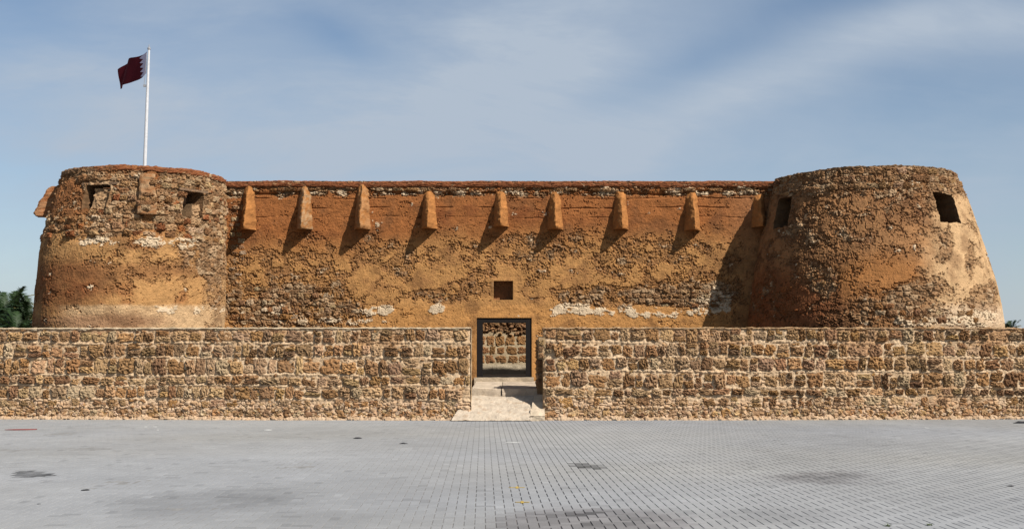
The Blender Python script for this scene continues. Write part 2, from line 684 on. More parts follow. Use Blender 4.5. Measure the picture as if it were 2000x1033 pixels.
for t in (tmp_h, tmp_v):
    bpy.data.objects.remove(t)

# sand in the joints
bx, by = np.linspace(-18, 18, 361), np.linspace(9, 28.2, 193)
BY, BX = np.meshgrid(by, bx, indexing='ij')
d, red = stain(BX.ravel(), BY.ravel())
jc = np.tile(np.array([0.095, 0.090, 0.086]), (BX.size, 1)) * (1 - 0.75 * d)[:, None]
jc = mixv(jc, np.array([0.040, 0.014, 0.010]), red * 0.9)
fill = sstep(BX.ravel() + 1.2 * fbm(BX.ravel() * .4, BY.ravel() * .4, 3, 93), -2.5, 1.5)      # swept sand fills the joints on one side
jc = mixv(np.tile(np.array([.17, .167, .162]), (BX.size, 1)) * (1 - 0.6 * d)[:, None], jc, fill)
off = sstep(np.abs(BX.ravel()) - (BY.ravel() * (1030 / FPX) + 5.0), -.1, .1)
jc = mixv(jc, np.array([.195, .193, .19]), off)
mesh_np('joint_bed', np.stack([BX.ravel(), BY.ravel(), -0.0022 - 0.0070 * np.maximum(fill, red)], 1), grid_faces(len(by), len(bx)), M_JOINT, plaza, jc)
# the plaza goes on behind and beside the camera as a plain slab
mesh_np('paving_margin', [(-60, -60, -0.014), (60, -60, -0.014), (60, 27.5, -0.014), (-60, 27.5, -0.014)], [(0, 1, 2, 3)],
        grainy('distant_paving', 'plain', (0.195, 0.193, 0.19), bump=0.2, bump_dist=0.01, scales=(0.8, 25), vary=(0.9, 1.1)), plaza)


def flat_patch(name, outline, mat, parent, z=0.006, thick=0.003):
    n = len(outline)
    v = [(x, y, z - thick) for x, y in outline] + [(x, y, z) for x, y in outline]
    f = [tuple(range(n, 2 * n))] + [(i, (i + 1) % n, n + (i + 1) % n, n + i) for i in range(n)]
    return mesh_np(name, v, f, mat, parent)


def ground_at(u, v):
    k = (CV - v) / FPX
    dy, dz, dx = CP - k * SP, SP + k * CP, (u - CU) / FPX
    t = -EYE / dz
    return dx * t, dy * t


# painted crosses and dashes on the paving
for (cu, cv, hw) in ((1010, 952, 0.095), (1020, 980.5, 0.08)):
    x, y = ground_at(cu, cv)
    a, b = hw, 0.016
    pts = [(-a, -b), (-b, -b), (-b, -a), (b, -a), (b, -b), (a, -b), (a, b), (b, b), (b, a), (-b, a), (-b, b), (-a, b)]
    pts = [(x + px_ * random.uniform(.85, 1.1), y + py_ * random.uniform(.85, 1.1)) for px_, py_ in pts]
    flat_patch('painted_cross', pts, M_YELLOW, plaza)
for (cu, cv, w, dpt) in ((1000, 864, 0.30, 0.05), (284, 833.5, 0.08, 0.06), (303, 833.5, 0.10, 0.05), (523, 839.5, 0.20, 0.12), (308, 839.5, 0.05, 0.06), (1810, 835.5, 0.1, 0.08)):
    x, y = ground_at(cu, cv)
    pts = [(x + w / 2 * math.cos(t) * random.uniform(.8, 1.1), y + dpt * math.sin(t) * random.uniform(.8, 1.1)) for t in np.linspace(0, 2 * PI, 9)[:-1]]
    flat_patch('painted_dash', pts, M_WHITE, plaza)

# ================================================================== OUTER WALLS
GAP_L = at(920, 700, YO).x
GAP_R = at(1061, 700, YO).x
TOP = 2.185
MORTAR = lin(238, 204, 162)


def outer_wall(label, x0, x1, rows, seed, clean_top, gap_at_right):
    t = thing('boundary_wall', label, 'wall', ((x0 + x1) / 2, YO + 0.25, 0))
    xs = breaks([x0, x1], 0.026)
    zs = breaks([-0.05, TOP], 0.026)
    Z, X = np.meshgrid(zs, xs, indexing='ij')
    n = fbm(X * 3, Z * 3, 4, seed)
    fine = fbm(X * 13, Z * 13, 3, seed + 3)
    f1, f2, cid = worley(X / 0.13 + 0.6 * n, Z / 0.085, seed + 4)
    lumps = sstep(f2 - f1, 0.03, 0.35)
    lowz = 1 - sstep(Z + 0.10 * fbm(X * .8, Z * .5, 3, seed + 9), 0.30, 0.62)
    rub = np.clip(lowz * 0.75 + 0.5 * sstep(fbm(X * .7, Z * 1.2, 3, seed + 11), 0.05, 0.35), 0, 1)
    out = 0.030 * n + 0.022 * fine + rub * (0.050 * lumps * (0.35 + cid) - 0.018)
    foot = 1 - sstep(Z + 0.05 * fine, 0.0, np.maximum(.02, 0.085 + 0.13 * n + .10 * fbm(X * .6, X * 0, 3, seed + 77)))
    out += 0.09 * foot * (1 + 0.8 * n)
    band = np.zeros(X.shape)
    for r, (zt_, zb_) in enumerate(rows[:-1]):
        zm = (zb_ + rows[r + 1][0]) / 2 + 0.02 * np.sin(X * 1.3 + r * 2 + seed) + .012 * n
        band = np.maximum(band, 1 - sstep(np.abs(Z - zm), 0.012, 0.040))
    band = band * sstep(fbm(X * 1.2, Z * 1.5, 3, seed + 61), -.35, .1)
    out += band * (0.022 + 0.03 * fine)
    end = (x1 - X) if gap_at_right else (X - x0)
    out -= 0.03 * (1 - sstep(end, 0.0, 0.06))
    col = np.tile(MORTAR, (*X.shape, 1))
    dirt = sstep(fbm(X * 1.1, Z * 2.6, 4, seed + 15), -0.25, 0.45)
    col = mixv(col, lin(214, 174, 128), dirt * 0.7)
    col = mixv(col, lin(224, 184, 150), lowz * 0.5)
    col = mixv(col, lin(230, 196, 154), band * .6)
    stonec = lin(188, 144, 98)[None, None, :] * (0.7 + 0.6 * cid)[..., None]
    col = mixv(col, stonec, np.clip(rub * sstep(f2 - f1, 0.08, 0.3) * (cid > 0.55), 0, 1) * 0.75)
    col = mixv(col, lin(200, 172, 138), foot * 0.7)
    orange = sstep(fbm(X * .55 + 4, Z * 1.0, 3, seed + 17) + 0.35 * sstep(Z, 1.6, 2.1), 0.22, 0.5)
    col = mixv(col, lin(186, 128, 70), orange * 0.55)
    P = np.stack([X, wall_back(X) - out, Z], -1)
    mesh_np('mortar_face', P.reshape(-1, 3), grid_faces(len(zs), len(xs)), M_MASONRY, t, col.reshape(-1, 3))
    # the top, the back and the two ends of the wall core
    xb = breaks([x0, x1], 0.05)
    yb = np.linspace(-0.01, 0.55, 9)
    YB, XB = np.meshgrid(yb, xb, indexing='ij')
    nz = fbm(XB * 4, YB * 5, 4, seed + 21)
    ZB = TOP - 0.012 + 0.022 * nz - 0.03 * sstep(YB, .45, .55)
    cc = np.tile(lin(206, 184, 152), (*XB.shape, 1)) * (1 + 0.2 * nz)[..., None]
    mesh_np('wall_top', np.stack([XB, wall_back(XB) + YB, ZB], -1).reshape(-1, 3), grid_faces(len(yb), len(xb)), M_MASONRY, t, cc.reshape(-1, 3))
    XC = np.linspace(x0, x1, 40)
    bv = np.concatenate([np.stack([XC, wall_back(XC) + .55, XC * 0 - .05], 1), np.stack([XC, wall_back(XC) + .55, XC * 0 + TOP - .03], 1)])
    mesh_np('wall_back', bv, grid_faces(2, 40, flip=True), M_PLAIN_WALL, t)
    for xe, sgn in ((x0, -1), (x1, 1)):
        ye = breaks([-0.01, 0.55], 0.05)
        ze = breaks([-0.05, TOP - 0.01], 0.05)
        ZE, YE = np.meshgrid(ze, ye, indexing='ij')
        ne = fbm(YE * 5 + xe, ZE * 5, 4, seed + 31)
        ce = np.tile(lin(200, 168, 126), (*ZE.shape, 1)) * (1 + .3 * ne)[..., None]
        mesh_np('wall_end', np.stack([xe + sgn * 0.02 * ne, wall_back(xe) + YE, ZE], -1).reshape(-1, 3), grid_faces(len(ze), len(ye), flip=sgn < 0), M_MASONRY, t, ce.reshape(-1, 3))
    # a bead of lime mortar along the top edge
    bx_ = breaks([x0, x1], 0.04)
    A = np.linspace(0, 2 * PI, 9)
    AA, XX = np.meshgrid(A, bx_, indexing='ij')
    rad = (0.020 if clean_top else 0.016) * (1 + (1.1 if clean_top else 2.0) * fbm(XX * 5.5, AA * 0.6, 5, seed + 41))
    zc_ = TOP - 0.012 + 0.016 * fbm(XX * 1.4, XX * 0, 3, seed + 43)
    cb = np.tile(lin(240, 212, 172) if clean_top else lin(206, 168, 124), (*XX.shape, 1)) * (1 + .25 * fbm(XX * 6, AA, 3, seed + 47))[..., None]
    mesh_np('lime_edge', np.stack([XX, wall_back(XX) - 0.02 - rad * np.cos(AA), zc_ + rad * np.sin(AA)], -1).reshape(-1, 3), grid_faces(9, len(bx_), flip=True), M_MASONRY, t, cb.reshape(-1, 3))
    heap = Heap()
    count = 0
    for r, (zt, zb) in enumerate(rows):
        x = x0 + (0.05 if not gap_at_right else 0.02)
        low = r >= len(rows) - 2
        while x < x1 - 0.12:
            w = random.choice((0.17, 0.20, 0.23, 0.26, 0.30, 0.34, 0.41)) * random.uniform(0.9, 1.1) * (0.85 if low else 1.0)
            w = min(w, x1 - 0.03 - x)
            gap = random.uniform(0.008, 0.03) * (1.5 if low else 1)
            rh = zt - zb
            h = rh * random.uniform(0.74, 1.14)
            wave = 0.02 * math.sin(x * 1.3 + r * 2 + seed)
            zc = zb + h / 2 + wave + (random.uniform(0, rh - h) if random.random() < .35 else 0)
            xc = x + w / 2
            u = CU + FPX * xc / YO
            in_view = -30 < u < 2030
            near_ramp = gap_at_right and zc < 0.62 and xc > GAP_L - 0.42 + 0.25 * zc
            if not in_view:
                heap.add((xc, wall_back(xc) + .004, zc), (0, -1), w, h, .05, tint_of(), random.gauss(0, .08))
            if in_view and not near_ramp:
                deep = random.choice((.04, .055)) if low else random.choice((0.045, 0.06, 0.075, 0.095))
                tint = tint_of() * (1 + .38 * float(noise2(np.array(xc * .45 + seed), np.array(zc * 1.1), seed)))
                rnd = random.random()
                if rnd < 0.012:
                    tint = lin(224, 194, 152)
                elif rnd < 0.07:
                    tint = lin(206, 176, 134)
                pos = (xc, wall_back(xc) + 0.004, zc)
                split = random.random()
                if h > 0.22 and split < 0.24 and count < 296:            # two thin stones, one on the other
                    h1 = h * random.uniform(.4, .6)
                    stone(t, (xc, pos[1], zc - h / 2 + h1 / 2), (0, -1), w, h1 * .95, deep, tint, random.gauss(0, .05))
                    stone(t, (xc + random.uniform(-.02, .02), pos[1], zc + h1 / 2), (0, -1), w * random.uniform(.75, 1), (h - h1) * .95, deep * .9, tint_of(), random.gauss(0, .08))
                    count += 2
                elif r == len(rows) - 1 or count >= 297:
                    heap.add(pos, (0, -1), w, h, deep, tint, random.gauss(0, .08))
                elif low and random.random() < (0.35 if r == len(rows) - 2 else .6):
                    pass
                else:
                    stone(t, pos, (0, -1), w * 1.04, h * 1.03, deep, tint, random.gauss(0, 0.09))
                    count += 1
                top_space = zt + wave - (zc + h / 2)
                if top_space > 0.03:
                    for q in range(random.randint(1, 3)):
                        heap.add((x + random.uniform(0, w), pos[1], zc + h / 2 + top_space * .5 + random.uniform(-.01, .02)), (0, -1),
                                 random.uniform(.06, .15), random.uniform(.03, .06), random.uniform(.025, .05), tint_of(), random.gauss(0, .15))
            x += w + gap
    for q in range(1500):
        xc = random.uniform(x0 + .05, x1 - .05)
        zc = random.choice((random.uniform(0.02, .36), random.uniform(0.02, .36), random.uniform(.2, TOP - .08)))
        if gap_at_right and zc < 0.62 and xc > GAP_L - 0.42 + 0.25 * zc:
            continue
        s = random.uniform(.035, .12)
        pale = lin(226, 192, 152) if (zc < .42 and random.random() < .55) else None
        heap.add((xc, wall_back(xc) - .004, zc), (0, -1), s * random.uniform(.8, 1.6), s * random.uniform(.6, 1), random.uniform(.02, .05), tint_of(pale, var=.3), random.gauss(0, .4))
    for q in range(int((x1 - x0) * (5 if clean_top else 14))):
        xc = random.uniform(x0 + .05, x1 - .05)
        s = random.uniform(.05, .13)
        heap.add((xc, wall_back(xc) - random.uniform(-.05, .02), TOP - random.uniform(.0, .035) - (.02 if clean_top else 0)), (0, -1), s * random.uniform(1, 1.9), s * random.uniform(.35, .6), random.uniform(.03, .06),
                 tint_of(lin(206, 182, 148) if clean_top else None, .2), random.gauss(0, .12))
    heap.build('rubble', t)
    return t, count


ROWS_L = [(2.125, 1.85), (1.79, 1.49), (1.45, 1.07), (1.03, .82), (.785, .50), (.47, .30), (.26, .06)]
ROWS_R = [(2.15, 1.87), (1.81, 1.50), (1.47, 1.17), (1.11, .76), (.73, .57), (.545, .30), (.27, .06)]
wall_left, cl = outer_wall('low rubble stone wall with a smooth lime top edge, ending at the left side of the doorway ramp', -21.0, GAP_L, ROWS_L, 11, True, True)
wall_right, cr_ = outer_wall('low rubble stone wall with a jagged bare top, running from the doorway ramp under the flagless tower', GAP_R, 21.0, ROWS_R, 31, False, False)
print('outer wall stones', cl, cr_)


# ================================================================== PLASTERED MASONRY (main wall and towers)
def masonry(Sx, Z, u, v, seed, bare_bias, zones, whites, cell=(0.20, 0.125), courses=0.0, course_on=1.0, scab_on=0.0, rough=1.0):
    """relief (outwards, metres) and colour of old mud plaster with rubble showing where it has fallen"""
    n1 = fbm(Sx * 0.8, Z * 1.0, 4, seed)
    n2 = fbm(Sx * 2.2, Z * 3.0, 5, seed + 1)
    n3 = fbm(Sx * 10, Z * 12, 4, seed + 2, 0.72)
    n4 = noise2(Sx * 24, Z * 24, seed + 3)
    edge = n2 * 0.55 + n3 * 0.30 + n1 * 0.35 + bare_bias
    # the coat breaks into plates along wandering cracks, and whole plates drop off
    p1, p2, pid = worley(Sx / 0.34 + 0.55 * n2 + 0.22 * n3, Z / 0.24 + 0.55 * fbm(Sx * 2.0, Z * 2.4, 4, seed + 31) + 0.22 * n3, seed + 33, 0.9)
    q1, q2, qid = worley(Sx / 0.15 + 0.5 * n2 + 0.2 * n3, Z / 0.11 + 0.5 * n2, seed + 35, 0.9)
    bare = sstep(edge + 0.16 * (pid - .5) + 0.10 * (qid - .5), 0.285, 0.305)
    scab = sstep(edge + scab_on + 0.22 * (pid - .5) + 0.12 * (qid - .5), 0.105, 0.125)     # outer coat gone, inner coat left
    cracked = sstep(edge + scab_on + 0.25 * noise2(Sx * .9, Z * 1.1, seed + 37), -0.10, 0.10)
    seam = (1 - sstep(p2 - p1, 0.02, 0.07)) * cracked
    fine_seam = (1 - sstep(q2 - q1, 0.03, 0.10)) * cracked * scab
    f1, f2, cid = worley(Sx / cell[0] + 0.35 * n3, Z / cell[1] + 0.2 * n3, seed + 5, 0.7)
    joint = sstep(f2 - f1, 0.03, 0.22)
    g1, g2, gid = worley(Sx / 0.07, Z / 0.055, seed + 6)
    pit = 1 - sstep(g1, 0.15, 0.40)
    plaster = 0.030 * n1 + 0.020 * n2 + rough * (0.015 * n3 + 0.004 * n4)
    crackn = np.abs(fbm(Sx * 1.6 + 0.4 * n3, Z * 2.3, 4, seed + 8))
    crack = 1 - sstep(crackn, 0.005, 0.018)
    crack = crack * sstep(fbm(Sx * .6, Z * .6, 2, seed + 9), -0.1, 0.25)
    hole = (1 - sstep(g1, 0.10, 0.22)) * (gid > 0.955)
    plaster = plaster - 0.040 * crack - 0.05 * hole + cracked * (0.022 * (pid - .5)) - 0.034 * seam
    if courses:
        row = Z / courses + 0.25 * fbm(Sx * .5, Z * .8, 3, seed + 12)
        fr = np.abs(row - np.round(row)) * courses
        ledge = (1 - sstep(fr, 0.006, 0.022)) * sstep(fbm(Sx * .9, np.round(row) * 3.3, 3, seed + 13), -0.08, 0.18)
        plaster = plaster - 0.035 * ledge * course_on
    stone_h = -0.062 + joint * (0.026 + 0.060 * cid) + 0.022 * n3 + 0.006 * n4 - 0.024 * pit * joint
    h = plaster * (1 - scab) + (plaster - 0.036 + rough * (0.016 * n3 + 0.004 * n4) + .014 * (qid - .5) - 0.016 * fine_seam - 0.018 * pit * (gid > .8)) * scab
    h = h * (1 - bare) + stone_h * bare
    # colours
    col = zones(n1, n2, n3)
    dirt = sstep(fbm(Sx * 1.3, Z * 1.1, 5, seed + 21, .6), .02, .40)
    col = mixv(col, lin(122, 80, 46), dirt * 0.5)
    col = col * (1 + 0.16 * n2 + 0.20 * n3 + 0.08 * n4)[..., None]
    inner = mixv(col, np.array(lin(150, 104, 62)), np.full(n1.shape, 0.55)) * (1 + 0.35 * n3)[..., None]
    col = mixv(col, col * 0.82, cracked * (pid > .55))
    col = mixv(col, inner, scab * 0.8)
    st = lin(158, 118, 78)[None, None, :] * (0.62 + 0.75 * cid)[..., None]
    st = mixv(st, lin(210, 176, 134), (_hash(np.floor(cid * 9999), np.zeros(cid.shape), 3) > 0.72).astype(float) * 0.6)
    mort = lin(196, 160, 118)[None, None, :] * (1 + 0.25 * n3)[..., None]
    st = mixv(mort, st, joint)
    col = mixv(col, st, bare)
    w = sstep(whites + 0.9 * n2 + 0.35 * n3 + 0.35 * (qid - .5) + .25 * (pid - .5), 0.56, 0.60)
    h = h + 0.016 * w
    col = mixv(col, lin(234, 206, 168)[None, None, :] * (1 + 0.16 * n3)[..., None], w)
    return h, col, bare


YW = 31.6
WALL_X0, WALL_X1 = at(425, 500, YW).x, at(1530, 500, YW).x
ZTOP = at(1000, 354, YW).z
door = (at(931, 680, YW).x, at(1038.5, 680, YW).x, at(1000, 737, YW).z, at(1000, 620.5, YW).z)
niche = (at(964, 560, YW).x, at(1002, 560, YW).x, at(1000, 585.5, YW).z, at(1000, 548.5, YW).z)
THICK = 1.1
fort = thing('fort_wall', 'tall orange plastered curtain wall with a row of triangular brackets and the open doorway', 'fort wall', (0, YW + 0.5, 0))


def wall_bow(X):
    return 0.0 * X


def main_zones(u, v):
    def z(n1, n2, n3):
        rust = lin(172, 105, 48)
        deep = lin(136, 76, 34)
        tan = lin(208, 150, 82)
        ochre = lin(212, 150, 78)
        c = np.tile(tan, (*u.shape, 1))
        top = 1 - sstep(v + 26 * n1 + 14 * n2 - 22 * blob(u, v, 560, 440, 200, 120), 430, 500)
        c = mixv(c, rust, top)
        c = mixv(c, deep, top * sstep(n1 + .5 * n2, 0.05, 0.5) * 0.8)
        c = mixv(c, lin(170, 118, 66), (1 - top) * sstep(n2 - .4 * n1, -0.05, 0.35) * 0.7)
        low = sstep(v + 8 * n2, 590, 608) * sstep(u + 40 * n1, 690, 760)
        c = mixv(c, ochre, low)
        rightend = sstep(u, 1380, 1480)
        c = mixv(c, lin(170, 118, 76), rightend * 0.5)
        return c
    return z


xs = breaks([WALL_X0, door[0], niche[0], niche[1], door[1], WALL_X1], 0.022)
zs = breaks([0.0, door[2], door[3], niche[2], niche[3], ZTOP], 0.022)
Z, X = np.meshgrid(zs, xs, indexing='ij')
u, v = survey(X, np.full(X.shape, YW), Z)
bias = (-0.16
        + 0.62 * blob(u, v, 570, 605, 130, 50) + 0.35 * blob(u, v, 455, 400, 26, 60) + 0.25 * blob(u, v, 455, 560, 26, 90)
        + 0.42 * blob(u, v, 860, 577, 70, 14) + 0.45 * blob(u, v, 1180, 582, 110, 26) + 0.55 * blob(u, v, 1350, 575, 100, 28)
        + 0.22 * blob(u, v, 580, 520, 120, 40) + 0.20 * blob(u, v, 760, 500, 90, 40) + 0.24 * blob(u, v, 1010, 490, 120, 30)
        + 0.18 * blob(u, v, 1180, 480, 150, 40) + 0.16 * blob(u, v, 1330, 540, 120, 50)
        + 0.45 * (1 - sstep(v, 378, 392)) + 0.22 * blob(u, v, 600, 425, 14, 30) + 0.2 * blob(u, v, 940, 550, 60, 20)
        - 0.30 * blob(u, v, 1010, 615, 260, 22) - 0.25 * blob(u, v, 1400, 625, 60, 18)
        - 0.12 * (1 - sstep(v, 440, 470)) * sstep(v, 385, 400))
white = (0.75 * blob(u, v, 735, 607, 34, 11) + 0.7 * blob(u, v, 850, 604, 20, 9) + 0.75 * blob(u, v, 540, 605, 26, 10) + 0.6 * blob(u, v, 478, 603, 18, 9)
         + 0.66 * blob(u, v, 1120, 604, 54, 13) + 0.62 * blob(u, v, 1290, 609, 130, 12) + 0.65 * blob(u, v, 1400, 585, 36, 20) + 0.5 * blob(u, v, 640, 628, 110, 8)
         + 0.55 * blob(u, v, 1290, 366, 220, 5) * 0.8 + 0.42 * (1 - sstep(np.abs(v - 377), 2, 6)))
hgt, col, bare_m = masonry(X, Z, u, v, 200, bias, main_zones(u, v), white, courses=0.27, course_on=1 - sstep(v, 405, 450),
                          scab_on=0.10 * sstep(v + 20 * np.sin(u / 50), 450, 480) * (1 - sstep(v, 588, 605)) - .06 * (1 - sstep(v, 420, 460)))
# thin shadow-casting course line under the coping, wavy
line = 375 + 5 * np.sin(u / 62.0) + 5 * fbm(u / 60, u * 0, 3, 71)
lg = 1 - sstep(np.abs(v - line), 0.7, 2.6)
hgt = hgt - 0.05 * lg
hgt = hgt + 0.035 * (1 - sstep(v, 372, 379))
# keep the rims of the openings crisp
for (a0, a1, b0, b1) in (door, niche):
    dx = np.maximum(np.maximum(a0 - X, X - a1), 0)
    dz = np.maximum(np.maximum(b0 - Z, Z - b1), 0)
    near = 1 - sstep(np.hypot(dx, dz), 0.02, 0.16)
    hgt = hgt * (1 - near) + 0.012 * near
MW_h, MW_xs, MW_zs = hgt, xs, zs
holes = [(idx(zs, door[2]), idx(zs, door[3]), idx(xs, door[0]), idx(xs, door[1])), (idx(zs, niche[2]), idx(zs, niche[3]), idx(xs, niche[0]), idx(xs, niche[1]))]
mesh_np('wall_body', np.stack([X, YW - hgt, Z], -1).reshape(-1, 3), grid_faces(len(zs), len(xs), holes), M_MASONRY, fort, col.reshape(-1, 3))
DARKPL = lin(160, 112, 66)


def reveal(name, b, depth, parent, step=0.05, back=False, extra=0.0):
    x0, x1, z0, z1 = b
    ys = breaks([YW - 0.012, YW + depth], 0.08)
    loop = [(x, z0) for x in breaks([x0, x1], step)] + [(x1, z) for z in breaks([z0, z1], step)[1:]] + [(x, z1) for x in breaks([x0, x1], step)[::-1][1:]] + [(x0, z) for z in breaks([z0, z1], step)[::-1][1:]]
    loop = np.array(loop)
    V = np.concatenate([np.stack([loop[:, 0], np.full(len(loop), y), loop[:, 1]], 1) for y in ys])
    nn = fbm(V[:, 1] * 6 + V[:, 0] * 2, V[:, 2] * 6, 4, 61)
    cc = DARKPL[None, :] * (1 + .35 * nn)[:, None]
    V[len(loop):, 0] += 0.012 * nn[len(loop):]
    mesh_np(name, V, grid_faces(len(ys), len(loop), flip=True), M_MASONRY, parent, cc)
    if back:
        bxs, bzs = breaks([x0 - .03, x1 + .03], 0.05), breaks([z0 - .03, z1 + .03], 0.05)
        ZZ, XX = np.meshgrid(bzs, bxs, indexing='ij')
        nn = fbm(XX * 5, ZZ * 5, 4, 63)
        mesh_np(name.replace('reveal', 'back'), np.stack([XX, YW + depth - .01 + 0.02 * nn, ZZ], -1).reshape(-1, 3), grid_faces(len(bzs), len(bxs)), M_MASONRY, parent,
                (lin(168, 112, 66)[None, None, :] * (1 + .3 * nn)[..., None]).reshape(-1, 3))


reveal('niche_reveal', niche, 0.34, fort, back=True)
reveal('doorway_reveal', door, THICK, fort)
# coping: a rounded orange band along the wall top
cxs = breaks([WALL_X0, WALL_X1], 0.035)
prof = np.array([(0.02, -0.175), (-0.05, -0.165), (-0.065, -0.12), (-0.062, -0.05), (-0.03, -0.008), (0.06, 0.0), (0.3, 0.02), (0.6, 0.02), (0.95, 0.0), (1.08, -0.05), (1.1, -0.3)])
pr = np.array([np.interp(np.linspace(0, 10, 41), np.arange(11), prof[:, i]) for i in range(2)]).T
KI, XX = np.meshgrid(np.arange(41), cxs, indexing='ij')
nn = fbm(XX * 2.2, KI * 0.12, 4, 81)
n5 = fbm(XX * 9, KI * 0.4, 4, 82)
sag = 0.045 * fbm(XX * 0.55, XX * 0, 3, 84)
fr = np.clip(-(pr[KI, 0]) * 18, 0, 1)
YY = YW + pr[KI, 0] - fr * (0.032 * nn + 0.034 * n5)
ZZ = ZTOP + pr[KI, 1] + sag + 0.016 * nn + 0.022 * n5
cc = lin(150, 88, 48)[None, None, :] * (1 + .30 * nn + .25 * n5)[..., None]
cu_, cv_ = survey(XX, YY, ZZ)
chip = sstep(fbm(XX * 5, KI * .35, 3, 87) + 0.1 * sstep(cu_, 1000, 1300), 0.33, 0.42)
YY = YY + 0.03 * chip * fr
cc = mixv(cc, lin(190, 158, 118)[None, None, :] * (1 + .3 * n5)[..., None], chip * 0.8)
mesh_np('coping', np.stack([XX, YY, ZZ], -1).reshape(-1, 3), grid_faces(41, len(cxs)), M_MASONRY, fort, cc.reshape(-1, 3))
# the back of the wall round the doorway
for nm, (x0, x1, z0, z1) in {'rear_face': (WALL_X0, door[0], 0, ZTOP - .2), 'rear_face.001': (door[1], WALL_X1, 0, ZTOP - .2), 'rear_face.002': (door[0], door[1], door[3], ZTOP - .2)}.items():
    mesh_np('rear_face', [(x0, YW + THICK, z0), (x1, YW + THICK, z0), (x1, YW + THICK, z1), (x0, YW + THICK, z1)], [(3, 2, 1, 0)], M_PLAIN_WALL, fort)


def wall_h(x, z):
    return float(MW_h[idx(MW_zs, z), idx(MW_xs, x)])


def bracket(parent, pos, normal, top_z, depth, half, tip_half, mat, seed, color, flat=False, bare=0.0):
    """a projecting chute: nothing at the top, deepest at its flat bottom, narrower in front than at the wall"""
    n = np.array([normal[0], normal[1], 0.0])
    n /= np.linalg.norm(n)
    r = np.array([-n[1], n[0], 0])
    Hh = top_z - pos[2]
    ns, nt_ = 17, 34
    a = np.linspace(-1, 1, ns)
    ks = np.linspace(0, 1, nt_)
    V, Cl = [], []
    for k in ks:
        e = (1 - k)
        d_ = depth * (e ** 0.72) + 0.01
        hw = half * (0.66 + 0.34 * e)
        th = tip_half * (0.75 + 0.25 * e)
        pts = []
        d_ *= 1 - .16 * math.exp(-k * Hh / .06)
        for q in range(ns):
            if flat:
                s = a[q] * 3
                if s < -1:
                    t = (s + 3) / 2
                    x_, o_ = -hw + (hw - th) * t, -0.45 + (d_ + 0.45) * t
                elif s > 1:
                    t = (3 - s) / 2
                    x_, o_ = hw - (hw - th) * t, -0.45 + (d_ + 0.45) * t
                else:
                    x_, o_ = th * s, d_
            else:
                s = abs(a[q])
                x_ = hw * a[q]
                o_ = -0.09 + (d_ + 0.09) * (1 - s ** 1.35) ** 0.85
            pts.append((x_, o_, k * Hh))
        V.append(pts)
    V = np.array(V)
    nz = fbm(V[..., 0] * 6 + V[..., 1] * 4 + seed, V[..., 2] * 5, 4, seed)
    V[..., 0] += 0.040 * nz
    V[..., 1] += 0.065 * fbm(V[..., 0] * 6, V[..., 2] * 6 + seed, 4, seed + 3)
    V[:3, :, 2] += 0.02 * nz[:3]
    bot = V[0].copy()
    inner = bot.copy()
    inner[:, 1] = -0.45 if flat else -0.09
    inner[:, 2] += 0.015
    V = np.concatenate([inner[None], V])
    nz = np.concatenate([nz[:1], nz])
    nz2 = fbm(V[..., 0] * 14, V[..., 2] * 14 + V[..., 1] * 9, 3, seed + 9)
    c = np.asarray(color)[None, None, :] * (1 + .3 * nz + .3 * nz2)[..., None]
    if bare:
        c = mixv(c, lin(180, 146, 106)[None, None, :] * (1 + .5 * nz2)[..., None], np.clip(bare * sstep(nz + nz2, -.3, .2), 0, 1))
    Wd = np.array(pos)[None, None, :] + V[..., 0:1] * r + V[..., 1:2] * n + V[..., 2:3] * np.array([0, 0, 1.0])
    return mesh_np('bracket', Wd.reshape(-1, 3), grid_faces(V.shape[0], ns), mat, parent, c.reshape(-1, 3))


for i, (bu, tv, bv, dp, bare) in enumerate(((485, 362, 445, .56, 0), (595, 362, 444, .58, .8), (708, 358, 444, .62, .35), (838, 374, 443, .62, 0), (978, 374, 439, .58, 0),
                                            (1084, 374, 444, .55, 0), (1212, 374, 444, .55, 0), (1352, 374, 446, .55, 0), (1483, 380, 440, .50, 0))):
    b = at(bu, bv + 5, YW)
    tz = at(bu, tv, YW).z
    bracket(fort, (b.x, YW - 0.005, b.z), (0, -1), tz, dp * 1.02, 0.25, 0.06, M_MASONRY, 500 + i * 7, lin(190, 124, 58), bare=bare)

# loose and bare stones that can be told apart in the main wall
heap = Heap()
n_st = 0


def stone_patch(parent, surf, s0, s1, z0, z1, rh, wr, keep, depth, tintf, hp, skip=None, sink=0.0):
    """rows of separate stones over a surface patch; surf(s, z) gives place and outward normal"""
    cnt = 0
    z = z0
    while z < z1 - 0.04:
        h = rh * random.uniform(.8, 1.2)
        s = s0 + random.uniform(0, .1)
        while s < s1:
            w = random.uniform(*wr)
            p, n = surf(s + w / 2, z + h / 2)
            if not (skip and skip(p)):
                if random.random() < keep:
                    stone(parent, p, n, w * .98, h * .96 * random.uniform(.8, 1.05), depth * random.uniform(.7, 1.25), tintf(), random.gauss(0, .07))
                    cnt += 1
                else:
                    for q in range(2):
                        p2, n2_ = surf(s + random.uniform(0, w), z + random.uniform(0, h))
                        hp.add(p2, n2_, random.uniform(.05, .13), random.uniform(.04, .08), random.uniform(.03, .05), tintf(), random.gauss(0, .3))
            s += w + random.uniform(.012, .035)
        z += h + random.uniform(.008, .025)
    return cnt


def fort_surf(s, z):
    return (s, YW - wall_h(s, z) + 0.012, z), (0, -1)


def pale_tint():
    return tint_of(random.choice((lin(206, 164, 116), lin(186, 138, 90), lin(164, 118, 76), lin(214, 182, 140), lin(172, 120, 70))), .2)


def fx(u_):
    return at(u_, 500, YW).x


def fz(v_):
    return at(1000, v_, YW).z


